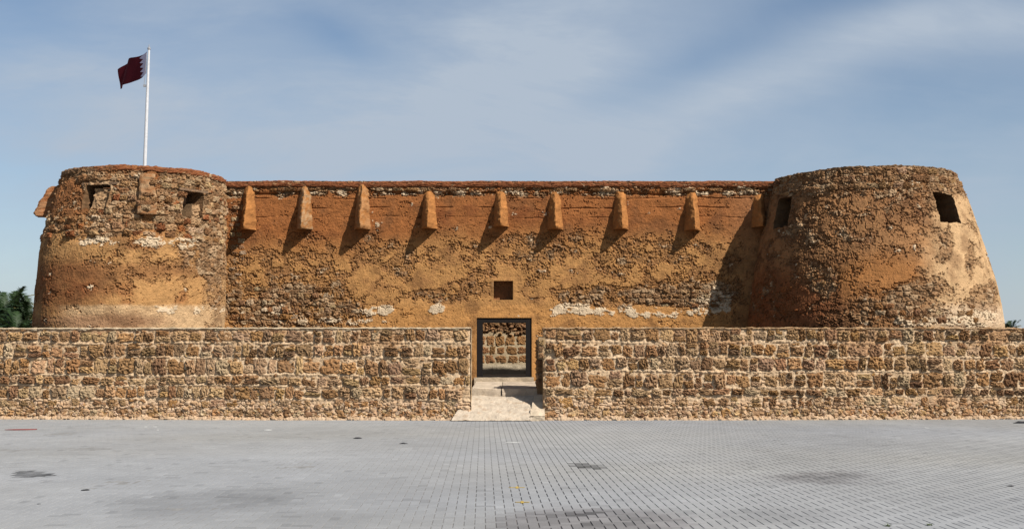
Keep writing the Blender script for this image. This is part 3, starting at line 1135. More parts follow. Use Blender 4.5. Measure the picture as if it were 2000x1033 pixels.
n_st += stone_patch(fort, fort_surf, fx(447), fx(1505), fz(374), fz(364), .125, (.16, .40), .72, .055, pale_tint, heap)
n_st += stone_patch(fort, fort_surf, fx(450), fx(640), fz(636), fz(566), .165, (.14, .30), .72, .055, pale_tint, heap)
n_st += stone_patch(fort, fort_surf, fx(640), fx(700), fz(612), fz(590), .12, (.14, .28), .6, .045, pale_tint, heap)
n_st += stone_patch(fort, fort_surf, fx(820), fx(905), fz(588), fz(568), .10, (.10, .2), .6, .045, pale_tint, heap)
n_st += stone_patch(fort, fort_surf, fx(1290), fx(1400), fz(600), fz(562), .11, (.10, .22), .55, .045, pale_tint, heap)
n_st += stone_patch(fort, fort_surf, fx(446), fx(468), fz(560), fz(382), .14, (.12, .22), .55, .05, pale_tint, heap)
heap.build('rubble', fort)
print('fort stones', n_st)

# door frame of dark wood
fr_ = bpy.data.objects.new('door_frame', None)
COL.objects.link(fr_)
fr_.parent = fort
fr_.location = Vector((0, YW + 0.03, door[2])) - fort.location
jw, lh = 0.165, 0.135
box('jamb', door[0] + .004, door[0] + jw, YW + 0.02, YW + 0.30, door[2] + .002, door[3] - .004, M_WOOD, fr_)
box('jamb', door[1] - jw, door[1] - .004, YW + 0.02, YW + 0.30, door[2] + .002, door[3] - .004, M_WOOD, fr_)
box('lintel', door[0] + jw, door[1] - jw, YW + 0.023, YW + 0.30, door[3] - lh, door[3] - .004, M_WOOD, fr_)
box('sill', door[0] + jw, door[1] - jw, YW + 0.023, YW + 0.30, door[2] + .002, door[2] + 0.045, M_WOOD, fr_)

# ================================================================== TOWERS
class Tower:
    def __init__(self, yc, xb, rb, xt, rt, zb, zt, curve=1.0):
        self.yc, self.zb, self.zt, self.curve = yc, zb, zt, curve
        self.xb, self.xt, self.rb, self.rt = xb, xt, rb, rt

    def centre(self, z):
        return self.xb + (self.xt - self.xb) * self.k(z)

    def k(self, z):
        q = (z - self.zb) / (self.zt - self.zb)
        return np.where(q > 0, np.clip(q, 0, 2) ** self.curve, 0.0)

    def radius(self, z):
        return self.rb + (self.rt - self.rb) * self.k(z)

    def pt(self, th, z, out=0.0):
        r = self.radius(z) + out
        return self.centre(z) + r * np.sin(th), self.yc - r * np.cos(th), z

    def find(self, u_, v_):
        th = np.linspace(-1.9, 1.9, 700)
        zz = np.linspace(2.0, self.zt, 400)
        Z_, T_ = np.meshgrid(zz, th, indexing='ij')
        X_, Y_, _ = self.pt(T_, Z_)
        uu, vv = survey(X_, Y_, Z_)
        view = np.arctan2(-X_.mean(), Y_.mean())
        d_ = (uu - u_) ** 2 + (vv - v_) ** 2 + np.where(np.abs(T_ - view) > 1.5, 1e6, 0)
        i_ = np.unravel_index(np.argmin(d_), d_.shape)
        return T_[i_], Z_[i_]


def build_tower(tw, thg, seed, windows, bias_fn, zone_fn, white_fn, step, cap_color, cap_r, cap_h, courses, inner_z, scab=0.0, reveal_shade=1.0):
    zt = tw.zt
    rmid = tw.radius(4.0)
    wins = []
    for (u0, v0, u1, v1) in windows:
        t0, z1 = tw.find(u0, v0)
        t1, _ = tw.find(u1, v0)
        _, z0 = tw.find((u0 + u1) / 2, v1)
        wins.append((min(t0, t1), max(t0, t1), z0, z1))
    tb = sorted([-PI, PI] + [w for q in wins for w in q[:2]])
    zb = sorted([0.0, 1.9, zt] + [w for q in wins for w in q[2:]])
    tmid = -math.atan2(-tw.xb, tw.yc) * -1
    fine_ = breaks(sorted([q for q in tb if abs(q) < 3] + [tmid - 1.75, tmid + 1.75]), step / rmid)
    ths = np.concatenate([breaks([-PI, fine_[0]], .10 / rmid)[:-1], fine_, breaks([fine_[-1], PI], .10 / rmid)[1:]])
    zs_ = np.concatenate([breaks(zb[:2], 0.25), breaks(zb[1:], step)[1:]])
    Z_, T_ = np.meshgrid(zs_, ths, indexing='ij')
    X_, Y_, _ = tw.pt(T_, Z_)
    uu, vv = survey(X_, Y_, Z_)
    h_, c_, bare_ = masonry(T_ * rmid, Z_, uu, vv, seed, bias_fn(uu, vv), zone_fn(uu, vv), white_fn(uu, vv), courses=courses, scab_on=scab, rough=1.15)
    for (t0, t1, z0, z1) in wins:
        dx = np.maximum(np.maximum(t0 - T_, T_ - t1), 0) * rmid
        dz = np.maximum(np.maximum(z0 - Z_, Z_ - z1), 0)
        nr = 1 - sstep(np.hypot(dx, dz), 0.0, 0.05)
        h_ = h_ * (1 - 0.7 * nr)
    # the foot and the belly bulge a little
    h_ = h_ + 0.05 * fbm(T_ * rmid * 0.35, Z_ * 0.5, 3, seed + 70)
    P = np.stack([X_ + h_ * np.sin(T_), Y_ - h_ * np.cos(T_), Z_], -1)
    near_win = np.zeros(T_.shape)
    for (t0, t1, z0, z1) in wins:
        ex = np.minimum(np.abs(T_ - t0), np.abs(T_ - t1)) * rmid
        ez = np.minimum(np.abs(Z_ - z0), np.abs(Z_ - z1))
        inx = ((T_ > t0 - .05) & (T_ < t1 + .05) & (Z_ > z0 - .15) & (Z_ < z1 + .15))
        near_win = np.maximum(near_win, (1 - sstep(np.minimum(ex, ez), 0, .12)) * inx)
    j1, j2 = fbm(T_ * rmid * 5, Z_ * 5, 3, seed + 81), fbm(T_ * rmid * 5, Z_ * 5, 3, seed + 82)
    P[..., 0] += .05 * near_win * j1 * np.cos(T_)
    P[..., 1] += .05 * near_win * j1 * np.sin(T_)
    P[..., 2] += .05 * near_win * j2
    hol = [(idx(zs_, q[2]), idx(zs_, q[3]), idx(ths, q[0]), idx(ths, q[1])) for q in wins]
    mesh_np('tower_body', P.reshape(-1, 3), grid_faces(len(zs_), len(ths), hol), M_MASONRY, thg, c_.reshape(-1, 3))
    # inner face of the parapet and the roof floor
    WT = 0.62
    zi = breaks(sorted([inner_z, zt - .02] + [w for q in wins for w in q[2:]]), 0.10)
    ti = breaks(tb, 0.11 / rmid)
    ZI, TI = np.meshgrid(zi, ti, indexing='ij')
    ni = fbm(TI * rmid * 4, ZI * 4, 4, seed + 30)
    f1, f2, cid = worley(TI * rmid / .22, ZI / .14, seed + 33)
    XI, YI, _ = tw.pt(TI, ZI, -WT)
    ci = lin(178, 138, 94)[None, None, :] * (0.75 + .4 * cid + .3 * ni)[..., None]
    hi = [(idx(zi, q[2]), idx(zi, q[3]), idx(ti, q[0]), idx(ti, q[1])) for q in wins]
    dI = 0.03 * ni
    mesh_np('parapet_inside', np.stack([XI - dI * np.sin(TI), YI + dI * np.cos(TI), ZI], -1).reshape(-1, 3), grid_faces(len(zi), len(ti), hi, flip=True), M_MASONRY, thg, ci.reshape(-1, 3))
    tt = np.linspace(-PI, PI, 65)[:-1]
    fx_, fy_, _ = tw.pt(tt, inner_z + 0.0, -WT + .05)
    mesh_np('roof_floor', np.stack([fx_, fy_, np.full(64, inner_z + .01)], 1), [tuple(range(64))], M_PLAIN_WALL, thg)
    # window reveals
    for (r0, r1, c0, c1), (t0, t1, z0, z1) in zip(hol, wins):
        lp = [(r0, c) for c in range(c0, c1 + 1)] + [(r, c1) for r in range(r0 + 1, r1 + 1)] + [(r1, c) for c in range(c1 - 1, c0 - 1, -1)] + [(r, c0) for r in range(r1 - 1, r0 - 1, -1)]
        outer = np.array([P[a, b] for a, b in lp])
        inn = np.array([tw.pt(ths[b], zs_[a], -WT - .01) for a, b in lp])
        rings = []
        for k in np.linspace(0, 1, 9):
            q = outer * (1 - k) + inn * k
            nq = fbm(q[:, 0] * 7 + q[:, 1] * 3, q[:, 2] * 7, 3, seed + 44)
            if 0 < k < 1:
                q = q + 0.02 * nq[:, None]
            rings.append(q)
        Vr = np.concatenate(rings)
        nq = fbm(Vr[:, 0] * 6 + Vr[:, 1] * 5, Vr[:, 2] * 6, 3, seed + 45)
        mesh_np('window_reveal', Vr, grid_faces(9, len(lp), flip=True), M_MASONRY, thg, reveal_shade * lin(172, 128, 84)[None, :] * (1 + .45 * nq)[:, None])  # shade of the window openings is put into the reveal colour
    # rim
    A = np.linspace(0, 1, 25)
    tc_ = breaks([-PI, PI], 0.04 / rmid)
    AA, TT = np.meshgrid(A, tc_, indexing='ij')
    pr_o = np.interp(AA, [0, .12, .3, .42, .7, .85, 1], [-.05, cap_r, cap_r, -.02, -.45, -WT - .03, -WT])
    pr_z = np.interp(AA, [0, .12, .3, .42, .7, .85, 1], [-cap_h - .03, -cap_h, -.02, .02, .02, -.03, -.2])
    nn = fbm(TT * rmid * 2.5, AA * 3, 4, seed + 51)
    n6 = fbm(TT * rmid * 9, AA * 9, 4, seed + 52)
    XR, YR, _ = tw.pt(TT, np.full(TT.shape, zt), pr_o + (0.035 * nn + .04 * n6) * (AA < .45))
    low = 0.05 * fbm(TT * rmid * .5, TT * 0, 3, seed + 54)
    ZR = zt + pr_z + .022 * nn + .030 * n6 + low * (AA > .1)
    cr2 = cap_color(*survey(XR, YR, ZR), nn, n6)
    mesh_np('parapet_rim', np.stack([XR, YR, ZR], -1).reshape(-1, 3), grid_faces(25, len(tc_)), M_MASONRY, thg, cr2.reshape(-1, 3))

    hmap = (h_, ths, zs_)

    def surf(s, z):
        th = s / rmid
        hh = float(hmap[0][idx(hmap[2], z), idx(hmap[1], th)])
        p = tw.pt(th, z, hh - .012)
        return p, (math.sin(th), -math.cos(th))
    return surf, rmid, wins


# ---- left tower
TL = Tower(30.9, -10.42, 2.49, -10.147, 2.14, 2.28, 6.40, 2.3)
tower_left = thing('round_tower', 'round fort tower flying the flag, rubble showing below its orange rim', 'tower', (TL.xb, TL.yc, 0))


def bias_l(u, v):
    return (-0.12 + 0.62 * (1 - sstep(v + 12 * np.sin(u / 40), 440, 475)) * sstep(v, 326, 338) + 0.30 * blob(u, v, 420, 520, 30, 150) + 0.30 * blob(u, v, 400, 500, 60, 50)
            - 0.20 * blob(u, v, 270, 620, 260, 30) + 0.12 * blob(u, v, 300, 520, 140, 40)
            - 0.70 * blob(u, v, 130, 395, 50, 50) * 0.6 - 0.5 * blob(u, v, 290, 385, 20, 50) + 0.3 * blob(u, v, 145, 608, 30, 14))


def zone_l(u, v):
    def z(n1, n2, n3):
        c = np.tile(lin(206, 152, 88), (*u.shape, 1))
        c = mixv(c, lin(172, 112, 58), sstep(n1 + .5 * n2, 0.0, .4) * .8)
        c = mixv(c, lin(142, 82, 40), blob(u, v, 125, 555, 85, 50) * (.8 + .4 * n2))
        c = mixv(c, lin(150, 96, 52), blob(u, v + 10 * n2, 240, 530, 150, 16) * .6)
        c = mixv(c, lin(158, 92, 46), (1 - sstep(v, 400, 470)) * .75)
        pale = sstep(v + 5 * n2, 592, 600) * sstep(u, 100, 150)
        c = mixv(c, lin(224, 184, 134), pale * .9)
        c = mixv(c, lin(176, 126, 88), blob(u, v, 200, 628, 120, 14) * .7)
        rightpale = sstep(u, 385, 425)
        c = mixv(c, lin(200, 160, 112), rightpale * .55)
        return c
    return z


def white_l(u, v):
    return 0.85 * blob(u, v, 300, 471, 34, 13) + .7 * blob(u, v, 195, 474, 45, 9) + .65 * blob(u, v, 360, 474, 30, 12) + .55 * blob(u, v, 180, 462, 20, 8) + .45 * blob(u, v, 330, 605, 110, 9) + .6 * blob(u, v, 190, 428, 18, 10)


def cap_l(u, v, n1, n2):
    c = np.tile(lin(156, 92, 50), (*u.shape, 1)) * (1 + .25 * n1 + .25 * n2)[..., None]
    return mixv(c, lin(150, 118, 84)[None, None, :] * (1 + .5 * n2)[..., None], (1 - sstep(u + 60 * n1, 170, 230)) * .85)


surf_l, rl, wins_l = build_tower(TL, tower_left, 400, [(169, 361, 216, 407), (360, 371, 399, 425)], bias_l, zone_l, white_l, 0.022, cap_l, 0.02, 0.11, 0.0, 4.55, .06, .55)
heap = Heap()


def skip_l(p):
    u_, v_ = survey(*[np.array(q) for q in p])
    for (a, b, c, d) in ((167, 355, 218, 410), (358, 366, 401, 428), (270, 338, 304, 424), (78, 350, 165, 420)):
        if a < u_ < c and b < v_ < d:
            return True
    return bool(v_ < 333 or v_ > 470 + 8 * math.sin(u_ / 31.0))


def tint_l():
    return tint_of(random.choice((lin(208, 164, 114), lin(192, 144, 94), lin(168, 118, 72), lin(222, 184, 136), lin(176, 108, 58))), .22)


t_lo, _ = TL.find(80, 420)
t_hi, _ = TL.find(440, 420)
nL = stone_patch(tower_left, surf_l, (t_lo - .12) * rl, (t_hi + .1) * rl, 4.55, 6.22, .165, (.15, .34), .70, .06, tint_l, heap, skip_l)
heap.build('rubble', tower_left)
print('left tower stones', nL)


def tower_bracket(tw, thg, u_, vt, vb, dp, half, tip, seed, color, bare=0.0, th=None):
    t0, z0 = tw.find(u_, vb)
    if th is not None:
        t0 = th
    z1 = tw.find(u_, vt)[1] if th is None else vt
    if th is not None:
        z0 = vb
    nrm = (math.sin(t0), -math.cos(t0))
    p = tw.pt(t0, z0, -0.03)
    # the tower leans back, so the chute starts deeper and ends at the face
    lean = float(tw.radius(z0) - tw.radius(z1))
    return bracket(thg, p, nrm, z1, dp, half, tip, M_MASONRY, seed, color, flat=True, bare=bare)


tower_bracket(TL, tower_left, 287, 340, 419, .19, .26, .24, 900, lin(176, 118, 68), .85)
for q in range(7):
    th_, z_ = TL.find(random.uniform(272, 300), random.uniform(352, 412))
    stone(tower_left, TL.pt(th_, z_, .17), (math.sin(th_), -math.cos(th_)), random.uniform(.15, .28), random.uniform(.10, .16), .05, tint_l(), random.gauss(0, .06))
tower_bracket(TL, tower_left, 0, 6.10, 5.28, .46, .26, .2, 920, lin(176, 106, 54), .5, th=-1.40)
# timber lintels over the two windows
for (t0, t1, z0, z1) in wins_l[:2]:
    a = Vector(TL.pt(t0 - .07, z1 + .025, -.02))
    b = Vector(TL.pt(t1 + .07, z1 + .025, -.02))
    d_ = (b - a).normalized()
    nn_ = Vector((d_.y, -d_.x, 0))
    pts = []
    for q in (a, b):
        for s_ in (0.04, -.45):
            for dz in (-.03, .03):
                pts.append(q + nn_ * s_ + Vector((0, 0, dz)))
    mesh_np('window_lintel', [tuple(q) for q in pts], [(0, 1, 3, 2), (4, 6, 7, 5), (0, 4, 5, 1), (2, 3, 7, 6), (0, 2, 6, 4), (1, 5, 7, 3)], M_OLDWOOD, tower_left)

for (t0, t1, z0, z1), fr0, top in ((wins_l[0], .30, .86), (wins_l[1], .58, .55)):
    ta_, zb_, ztp = t0 + (t1 - t0) * fr0, z0, z0 + (z1 - z0) * top
    q1, q2 = breaks([ta_, t1 + .01], .03 / rl), breaks([zb_ - .02, ztp], .03)
    ZQ, TQ = np.meshgrid(q2, q1, indexing='ij')
    nq = fbm(TQ * rl * 7, ZQ * 8, 4, 991)
    g1, g2, gc = worley(TQ * rl / .13, ZQ / .09, 993)
    XQ, YQ, _ = TL.pt(TQ, ZQ, -.16 + .05 * sstep(g2 - g1, .03, .3) * gc + .03 * nq)
    side = [XQ[:, :1] - np.sin(TQ[:, :1]) * .4, YQ[:, :1] + np.cos(TQ[:, :1]) * .4]
    PQ = np.concatenate([np.stack([side[0], side[1], ZQ[:, :1]], -1), np.stack([XQ, YQ, ZQ], -1)], 1)
    PQ = np.concatenate([PQ, PQ[-1:] + np.array([math.sin(-ta_) * .4, math.cos(ta_) * .4, 0])[None, None, :]], 0)
    cq = np.tile(lin(192, 152, 108), (*PQ.shape[:2], 1)) * (1 + .25 * np.pad(nq + (gc - .5), ((0, 1), (1, 0)), mode='edge'))[..., None]
    mesh_np('window_infill', PQ.reshape(-1, 3), grid_faces(PQ.shape[0], PQ.shape[1]), M_MASONRY, tower_left, cq.reshape(-1, 3))

# ---- right tower
TR = Tower(31.3, 9.98, 3.40, 9.85, 2.47, 2.28, 6.40, 1.35)
tower_right = thing('round_tower', 'wide tapering fort tower without a flag, brown with pale plaster on its sunlit side', 'tower', (TR.xb, TR.yc, 0))


def bias_r(u, v):
    return (-0.10 + 0.48 * (1 - sstep(v, 372, 392)) + 0.30 * blob(u, v, 1690, 430, 150, 60) * .6 + 0.45 * blob(u, v, 1603, 545, 36, 30) + 0.55 * blob(u + (v - 580) * 1.6, v, 1770, 580, 80, 34)
            + 0.5 * blob(u, v, 1852, 478, 16, 34) + 0.42 * blob(u, v, 1895, 510, 10, 40) + 0.40 * blob(u, v, 1920, 580, 30, 25) + 0.38 * blob(u, v, 1750, 622, 80, 16)
            + .18 * blob(u, v, 1500, 590, 60, 40) - .30 * blob(u, v, 1870, 480, 26, 50) - .25 * blob(u, v, 1860, 560, 50, 40) - .25 * blob(u, v, 1710, 540, 36, 22)
            + .12 * blob(u, v, 1600, 450, 90, 60))


def zone_r(u, v):
    def z(n1, n2, n3):
        c = np.tile(lin(178, 126, 76), (*u.shape, 1))
        c = mixv(c, lin(122, 82, 50), sstep(n1 + .7 * n2 + .3 * n3, -.10, .25) * .85)
        c = mixv(c, lin(192, 126, 60), blob(u, v + 14 * n2, 1720, 545, 100, 50) * .75)
        c = mixv(c, lin(160, 92, 46), blob(u, v, 1520, 590, 110, 60) * .8)
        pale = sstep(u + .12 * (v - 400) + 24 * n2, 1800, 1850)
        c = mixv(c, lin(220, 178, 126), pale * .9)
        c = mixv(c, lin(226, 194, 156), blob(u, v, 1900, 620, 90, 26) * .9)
        return c
    return z


def white_r(u, v):
    return .62 * blob(u, v, 1905, 622, 60, 18) + .5 * blob(u, v, 1800, 628, 100, 10) + .4 * blob(u, v, 1775, 358, 40, 10)


def cap_r(u, v, n1, n2):
    return np.tile(lin(164, 128, 88), (*u.shape, 1)) * (1 + .35 * n1 + .4 * n2)[..., None]


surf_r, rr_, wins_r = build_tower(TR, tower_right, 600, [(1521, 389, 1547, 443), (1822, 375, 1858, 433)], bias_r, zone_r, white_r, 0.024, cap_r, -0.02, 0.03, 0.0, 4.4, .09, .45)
heap = Heap()


def skip_r(p):
    u_, v_ = survey(*[np.array(q) for q in p])
    for (a, b, c, d) in ((1512, 384, 1556, 450), (1812, 366, 1872, 440)):
        if a < u_ < c and b < v_ < d:
            return True
    return False


t_lo, _ = TR.find(1512, 400)
t_hi, _ = TR.find(1888, 400)


def tint_r():
    return tint_of(random.choice((lin(186, 140, 92), lin(172, 126, 80), lin(152, 108, 68), lin(206, 166, 120))), .2)


nR = stone_patch(tower_right, surf_r, (t_lo - .2) * rr_, (t_hi + .15) * rr_, 5.80, 6.34, .175, (.16, .36), .78, .05, tint_r, heap, skip_r)
ta, _ = TR.find(1700, 620)
tb_, _ = TR.find(1905, 620)
nR += stone_patch(tower_right, surf_r, ta * rr_, tb_ * rr_, 2.32, 2.85, .15, (.13, .30), .5, .045, pale_tint, heap)
ta, _ = TR.find(1475, 600)
tb_, _ = TR.find(1540, 600)
nR += stone_patch(tower_right, surf_r, ta * rr_, tb_ * rr_, 2.4, 3.2, .19, (.16, .28), .40, .04, lambda: tint_of(lin(176, 106, 54)), heap)
ta, _ = TR.find(1580, 550)
tb_, _ = TR.find(1628, 550)
nR += stone_patch(tower_right, surf_r, ta * rr_, tb_ * rr_, 3.15, 3.8, .10, (.09, .18), .5, .04, tint_r, heap)
heap.build('rubble', tower_right)
print('right tower stones', nR)

tt = np.linspace(-PI, PI, 49)[:-1]
rx_, ry_, _ = TR.pt(tt, 6.05, -.55)  # unseen slab, added to keep sunlight out behind the windows
mesh_np('sun_block_slab', np.concatenate([np.stack([rx_, ry_, np.full(48, 6.05)], 1), np.stack([rx_, ry_, np.full(48, 5.93)], 1)]),
        [tuple(range(48)), tuple(range(48, 96))[::-1]] + [(i, 48 + i, 48 + (i + 1) % 48, (i + 1) % 48) for i in range(48)], M_PLAIN_WALL, tower_right)

# ================================================================== ENTRANCE
ramp = thing('entrance_ramp', 'pale worn stone ramp and landing leading up to the dark framed doorway', 'ramp', (0, 27.4, 0))
PALE = lin(232, 212, 186)


def sheet(name, fn, ns_, nt_, mat, parent, color, amp, seed, dirt=None):
    s, t = np.meshgrid(np.linspace(0, 1, ns_), np.linspace(0, 1, nt_), indexing='ij')
    P = fn(s, t)
    n = fbm(P[..., 0] * 5, P[..., 1] * 5 + P[..., 2] * 3, 4, seed)
    n2 = fbm(P[..., 0] * 16, P[..., 1] * 12 + P[..., 2] * 9, 3, seed + 2)
    P[..., 2] += amp * (n + .5 * n2)
    P[..., 1] -= amp * .6 * n2
    c = np.asarray(color)[None, None, :] * (1 + .18 * n + .2 * n2)[..., None]
    if dirt is not None:
        c = mixv(c, dirt, sstep(n + .4 * n2, .1, .45) * .6)
    return mesh_np(name, P.reshape(-1, 3), grid_faces(nt_ if False else ns_, nt_), mat, parent, c.reshape(-1, 3))


def slope_fn(s, t):
    xl = -1.42 + (GAP_L - .02 + 1.42) * s
    xr = 0.46 + (0.60 - 0.46) * s
    x = xl + (xr - xl) * t
    left = 1 - sstep(t, 0, .14)
    y = 26.52 + (27.62 - 26.52) * s
    z = 0.015 + (0.555 - 0.015) * (s ** 0.9) + 0.03 * left * np.sin(s * PI)
    return np.stack([x, y, z], -1)


sheet('ramp_slope', slope_fn, 46, 66, M_MASONRY, ramp, PALE * .90, .016, 711, lin(190, 158, 124))
rough_block('kerb', 0.42, GAP_R + .02, 26.62, 27.62, 0.0, 0.62, M_MASONRY, ramp, lin(226, 204, 174), .04, .022, 720,
            shape=lambda P: np.stack([P[:, 0] + (0.16 * (P[:, 1] - 26.62)) * (P[:, 0] < .58), P[:, 1], np.minimum(P[:, 2], 0.10 + 0.58 * np.clip((P[:, 1] - 26.62), 0, 1) + .03 * np.sin(P[:, 1] * 23))], 1))
for nm, x0, x1, sd in (('landing_slab', GAP_L - .01, -.27, 730), ('landing_slab', -.245, 1.1, 737)):
    rough_block(nm, x0, x1, 27.60, 31.48, 0.0, .715, M_MASONRY, ramp, lin(228, 206, 178) if sd == 730 else lin(214, 192, 166), .06, .012, sd,
                shape=lambda P: np.stack([P[:, 0], P[:, 1] + (0.03 * np.sin(P[:, 0] * 5)) * (P[:, 1] < 27.8), np.where(P[:, 2] > .4, P[:, 2] + 0.085 * (P[:, 1] - 27.6) / 3.9, P[:, 2])], 1))
rough_block('threshold', door[0] - .06, door[1] + .05, 31.28, YW - .012, .70, door[2] + .004, M_MASONRY, ramp, lin(206, 184, 154), .05, .008, 745)
pier = thing('stone_pier', 'short rubble pier beside the doorway, in the shade at the end of the wall', 'pier', (.85, 27.9, 0))
rough_block('pier_core', .62, 1.15, 27.50, 28.3, 0.0, 1.90, M_MASONRY, pier, lin(170, 132, 90), .03, .03, 760)
rough_block('pier_head', .64, .80, 26.87, 27.52, 1.46, 1.95, M_MASONRY, pier, lin(196, 164, 122), .03, .025, 766)
for z in (1.53, 1.68, 1.83):
    stone(pier, (.69 + random.uniform(-.02, .02), 26.872, z), (0, -1), .13, .13, .05, tint_of(), random.gauss(0, .1))
for z in np.arange(.80, 1.9, .16):
    for x in (.70, .90, 1.08):
        stone(pier, (x + random.uniform(-.02, .02), 27.505, z + .07), (0, -1), .19, .14, .06, tint_of(), random.gauss(0, .1))
    stone(pier, (.625, 27.75 + random.uniform(-.06, .06), z + .07), (-1, 0), .2, .14, .05, tint_of(), random.gauss(0, .1))

# courtyard behind the doorway
cf = mesh_np('courtyard_floor', [(-6, YW + .05, door[2] - .01), (6, YW + .05, door[2] - .01), (6, 37.0, door[2] - .01), (-6, 37.0, door[2] - .01)], [(0, 1, 2, 3)],
             grainy('courtyard_sand', 'plain', tuple(lin(176, 150, 118)), bump=.4, scales=(2, 25)))
cf['kind'] = 'structure'
YC = 36.6
inner = thing('courtyard_wall', 'sunlit courtyard wall of large brown stones seen through the open doorway', 'wall', (0, YC + .3, .9))
xs_ = breaks([-3.2, 3.2], .03)
zs_ = breaks([.85, 3.6], .03)
ZI, XI = np.meshgrid(zs_, xs_, indexing='ij')
ni = fbm(XI * 4, ZI * 4, 4, 810)
f1, f2, cid = worley(XI / .17 + .4 * ni, ZI / .10, 812)
rub = sstep(ZI + .08 * ni, 2.18, 2.3)
hi = .015 * ni + rub * (.07 * sstep(f2 - f1, .03, .3) * (cid + .2) - .03)
ci = np.tile(lin(214, 188, 148), (*XI.shape, 1)) * (1 + .2 * ni)[..., None]
ci = mixv(ci, lin(166, 122, 80)[None, None, :] * (.6 + .8 * cid)[..., None], rub)
ci = mixv(ci, lin(220, 200, 168)[None, None, :] * np.ones((*XI.shape, 1)), 1 - sstep(ZI, 1.18, 1.26))
mesh_np('mortar_face', np.stack([XI, YC - hi, ZI], -1).reshape(-1, 3), grid_faces(len(zs_), len(xs_)), M_MASONRY, inner, ci.reshape(-1, 3))
box('wall_core', -3.2, 3.2, YC + .08, YC + .6, .85, 3.6, M_PLAIN_WALL, inner)
heap = Heap()
n_in = 0
for (zb, zt) in ((1.27, 1.50), (1.55, 1.78), (1.84, 2.13)):
    x = -1.6
    while x < 1.5:
        w = random.uniform(.20, .40)
        stone(inner, (x + w / 2, YC + .004, (zb + zt) / 2), (0, -1), w, (zt - zb) * random.uniform(.9, 1.2), .04, tint_of(lin(176, 126, 76)), random.gauss(0, .06))
        x += w + random.uniform(.005, .04)
for q in range(150):
    x, z = random.uniform(-1.5, 1.4), random.uniform(2.15, 2.9)
    heap.add((x, YC - .01, z), (0, -1), random.uniform(.08, .2), random.uniform(.05, .11), random.uniform(.05, .1), tint_of(lin(168, 126, 84)), random.gauss(0, .3))
heap.build('rubble', inner)

# ================================================================== FLAGPOLE AND FLAG
PY = 31.0
pt, pb_ = at(291, 98, PY), at(283, 317, PY)
roof_z = 4.56
slope = (pt.x - pb_.x) / (pt.z - pb_.z)
base = Vector((pb_.x + slope * (roof_z - pb_.z), PY, roof_z))
pole_t = thing('flagpole', 'tall slim white flagpole standing on the roof of the round tower', 'flagpole', base)


def tube(name, pts, rads, mat, parent, n=14, colors=None):
    V = []
    for p, r in zip(pts, rads):
        for k in range(n):
            a = 2 * PI * k / n
            V.append((p[0] + r * math.cos(a), p[1] + r * math.sin(a), p[2]))
    F = [(i * n + k, i * n + (k + 1) % n, (i + 1) * n + (k + 1) % n, (i + 1) * n + k) for i in range(len(pts) - 1) for k in range(n)]
    F.append(tuple(range(n))[::-1])
    F.append(tuple((len(pts) - 1) * n + k for k in range(n)))
    c = None if colors is None else np.tile(np.asarray(colors), (len(V), 1))
    return mesh_np(name, V, F, mat, parent, c, smooth=False)


tube('pole', [tuple(base.lerp(pt, k)) for k in (0, .35, .7, 1)], (.062, .052, .042, .029), M_POLE, pole_t)
top2 = pt + Vector((0, 0, .05))
tube('finial', [tuple(pt), tuple(pt + Vector((0, 0, .02))), tuple(pt + Vector((0, 0, .06))), tuple(pt + Vector((0, 0, .09))), tuple(pt + Vector((0, 0, .16)))], (.03, .045, .04, .014, .006), M_METAL, pole_t)
cl_ = at(287, 168, PY)
box('cleat', cl_.x - .10, cl_.x - .03, PY - .02, PY + .02, cl_.z - .03, cl_.z + .03, M_METAL, pole_t)
tube('halyard', [(pt.x - .055, PY - .02, pt.z - .1), (cl_.x - .075, PY - .02, cl_.z)], (.006, .006), M_METAL, pole_t, 5)

hoist_top, hoist_bot = at(289, 101, PY), at(288, 144, PY)
flag = thing('flag', 'maroon flag with a white serrated hoist band streaming from the white pole', 'flag', hoist_bot)
FL, FH = 1.80, hoist_top.z - hoist_bot.z
dirv = np.array([-.70, .714, 0])
dirn = np.array([.714, .70, 0])


def flag_pt(s, t):
    """s along the fly (0 at the pole), t up the hoist"""
    s, t = np.asarray(s, float), np.asarray(t, float)
    wav = 0.075 * np.sin(s * 7.5 + t * 1.6) * np.minimum(1, s * 3) + .04 * np.sin(s * 15 + t * 3) * s
    drop = -0.16 * s + 0.10 * s * s - .05 * np.sin(s * 6.0) * t
    grow = 1 + 0.10 * np.sin(np.clip(s, 0, 1) * PI * .9)
    z = hoist_bot.z + FH * (t - .5) * grow + FH * .5 + drop * .9 - .06 * s * (1 - t)
    z = z - .42 * np.clip(s - .45, 0, 1) ** 1.3 * np.clip(t - .2, 0, 1)
    x = hoist_bot.x - .03 + FL * s * dirv[0] + wav * dirn[0] - .10 * s * (t - .5) * 1.0 * 0
    y = PY + FL * s * dirv[1] + wav * dirn[1]
    return np.stack([x, y, z], -1)


NT = 50
tt = np.linspace(0, 1, NT + 1)
saw = 0.14 + 0.11 * (1 - np.abs(((tt * 5) % 1) * 2 - 1)) * 0.95       # five points towards the fly


def flag_part(name, s0f, s1f, n, mat):
    V = []
    for i in range(n + 1):
        k = i / n
        V.append(flag_pt(s0f + (s1f - s0f) * k, tt))
    return mesh_np(name, np.concatenate(V), grid_faces(n + 1, NT + 1), mat, flag, None, True)


flag_part('hoist_band', np.zeros(NT + 1), saw, 14, M_WHITECLOTH)
flag_part('field', saw, np.ones(NT + 1), 44, M_MAROON)

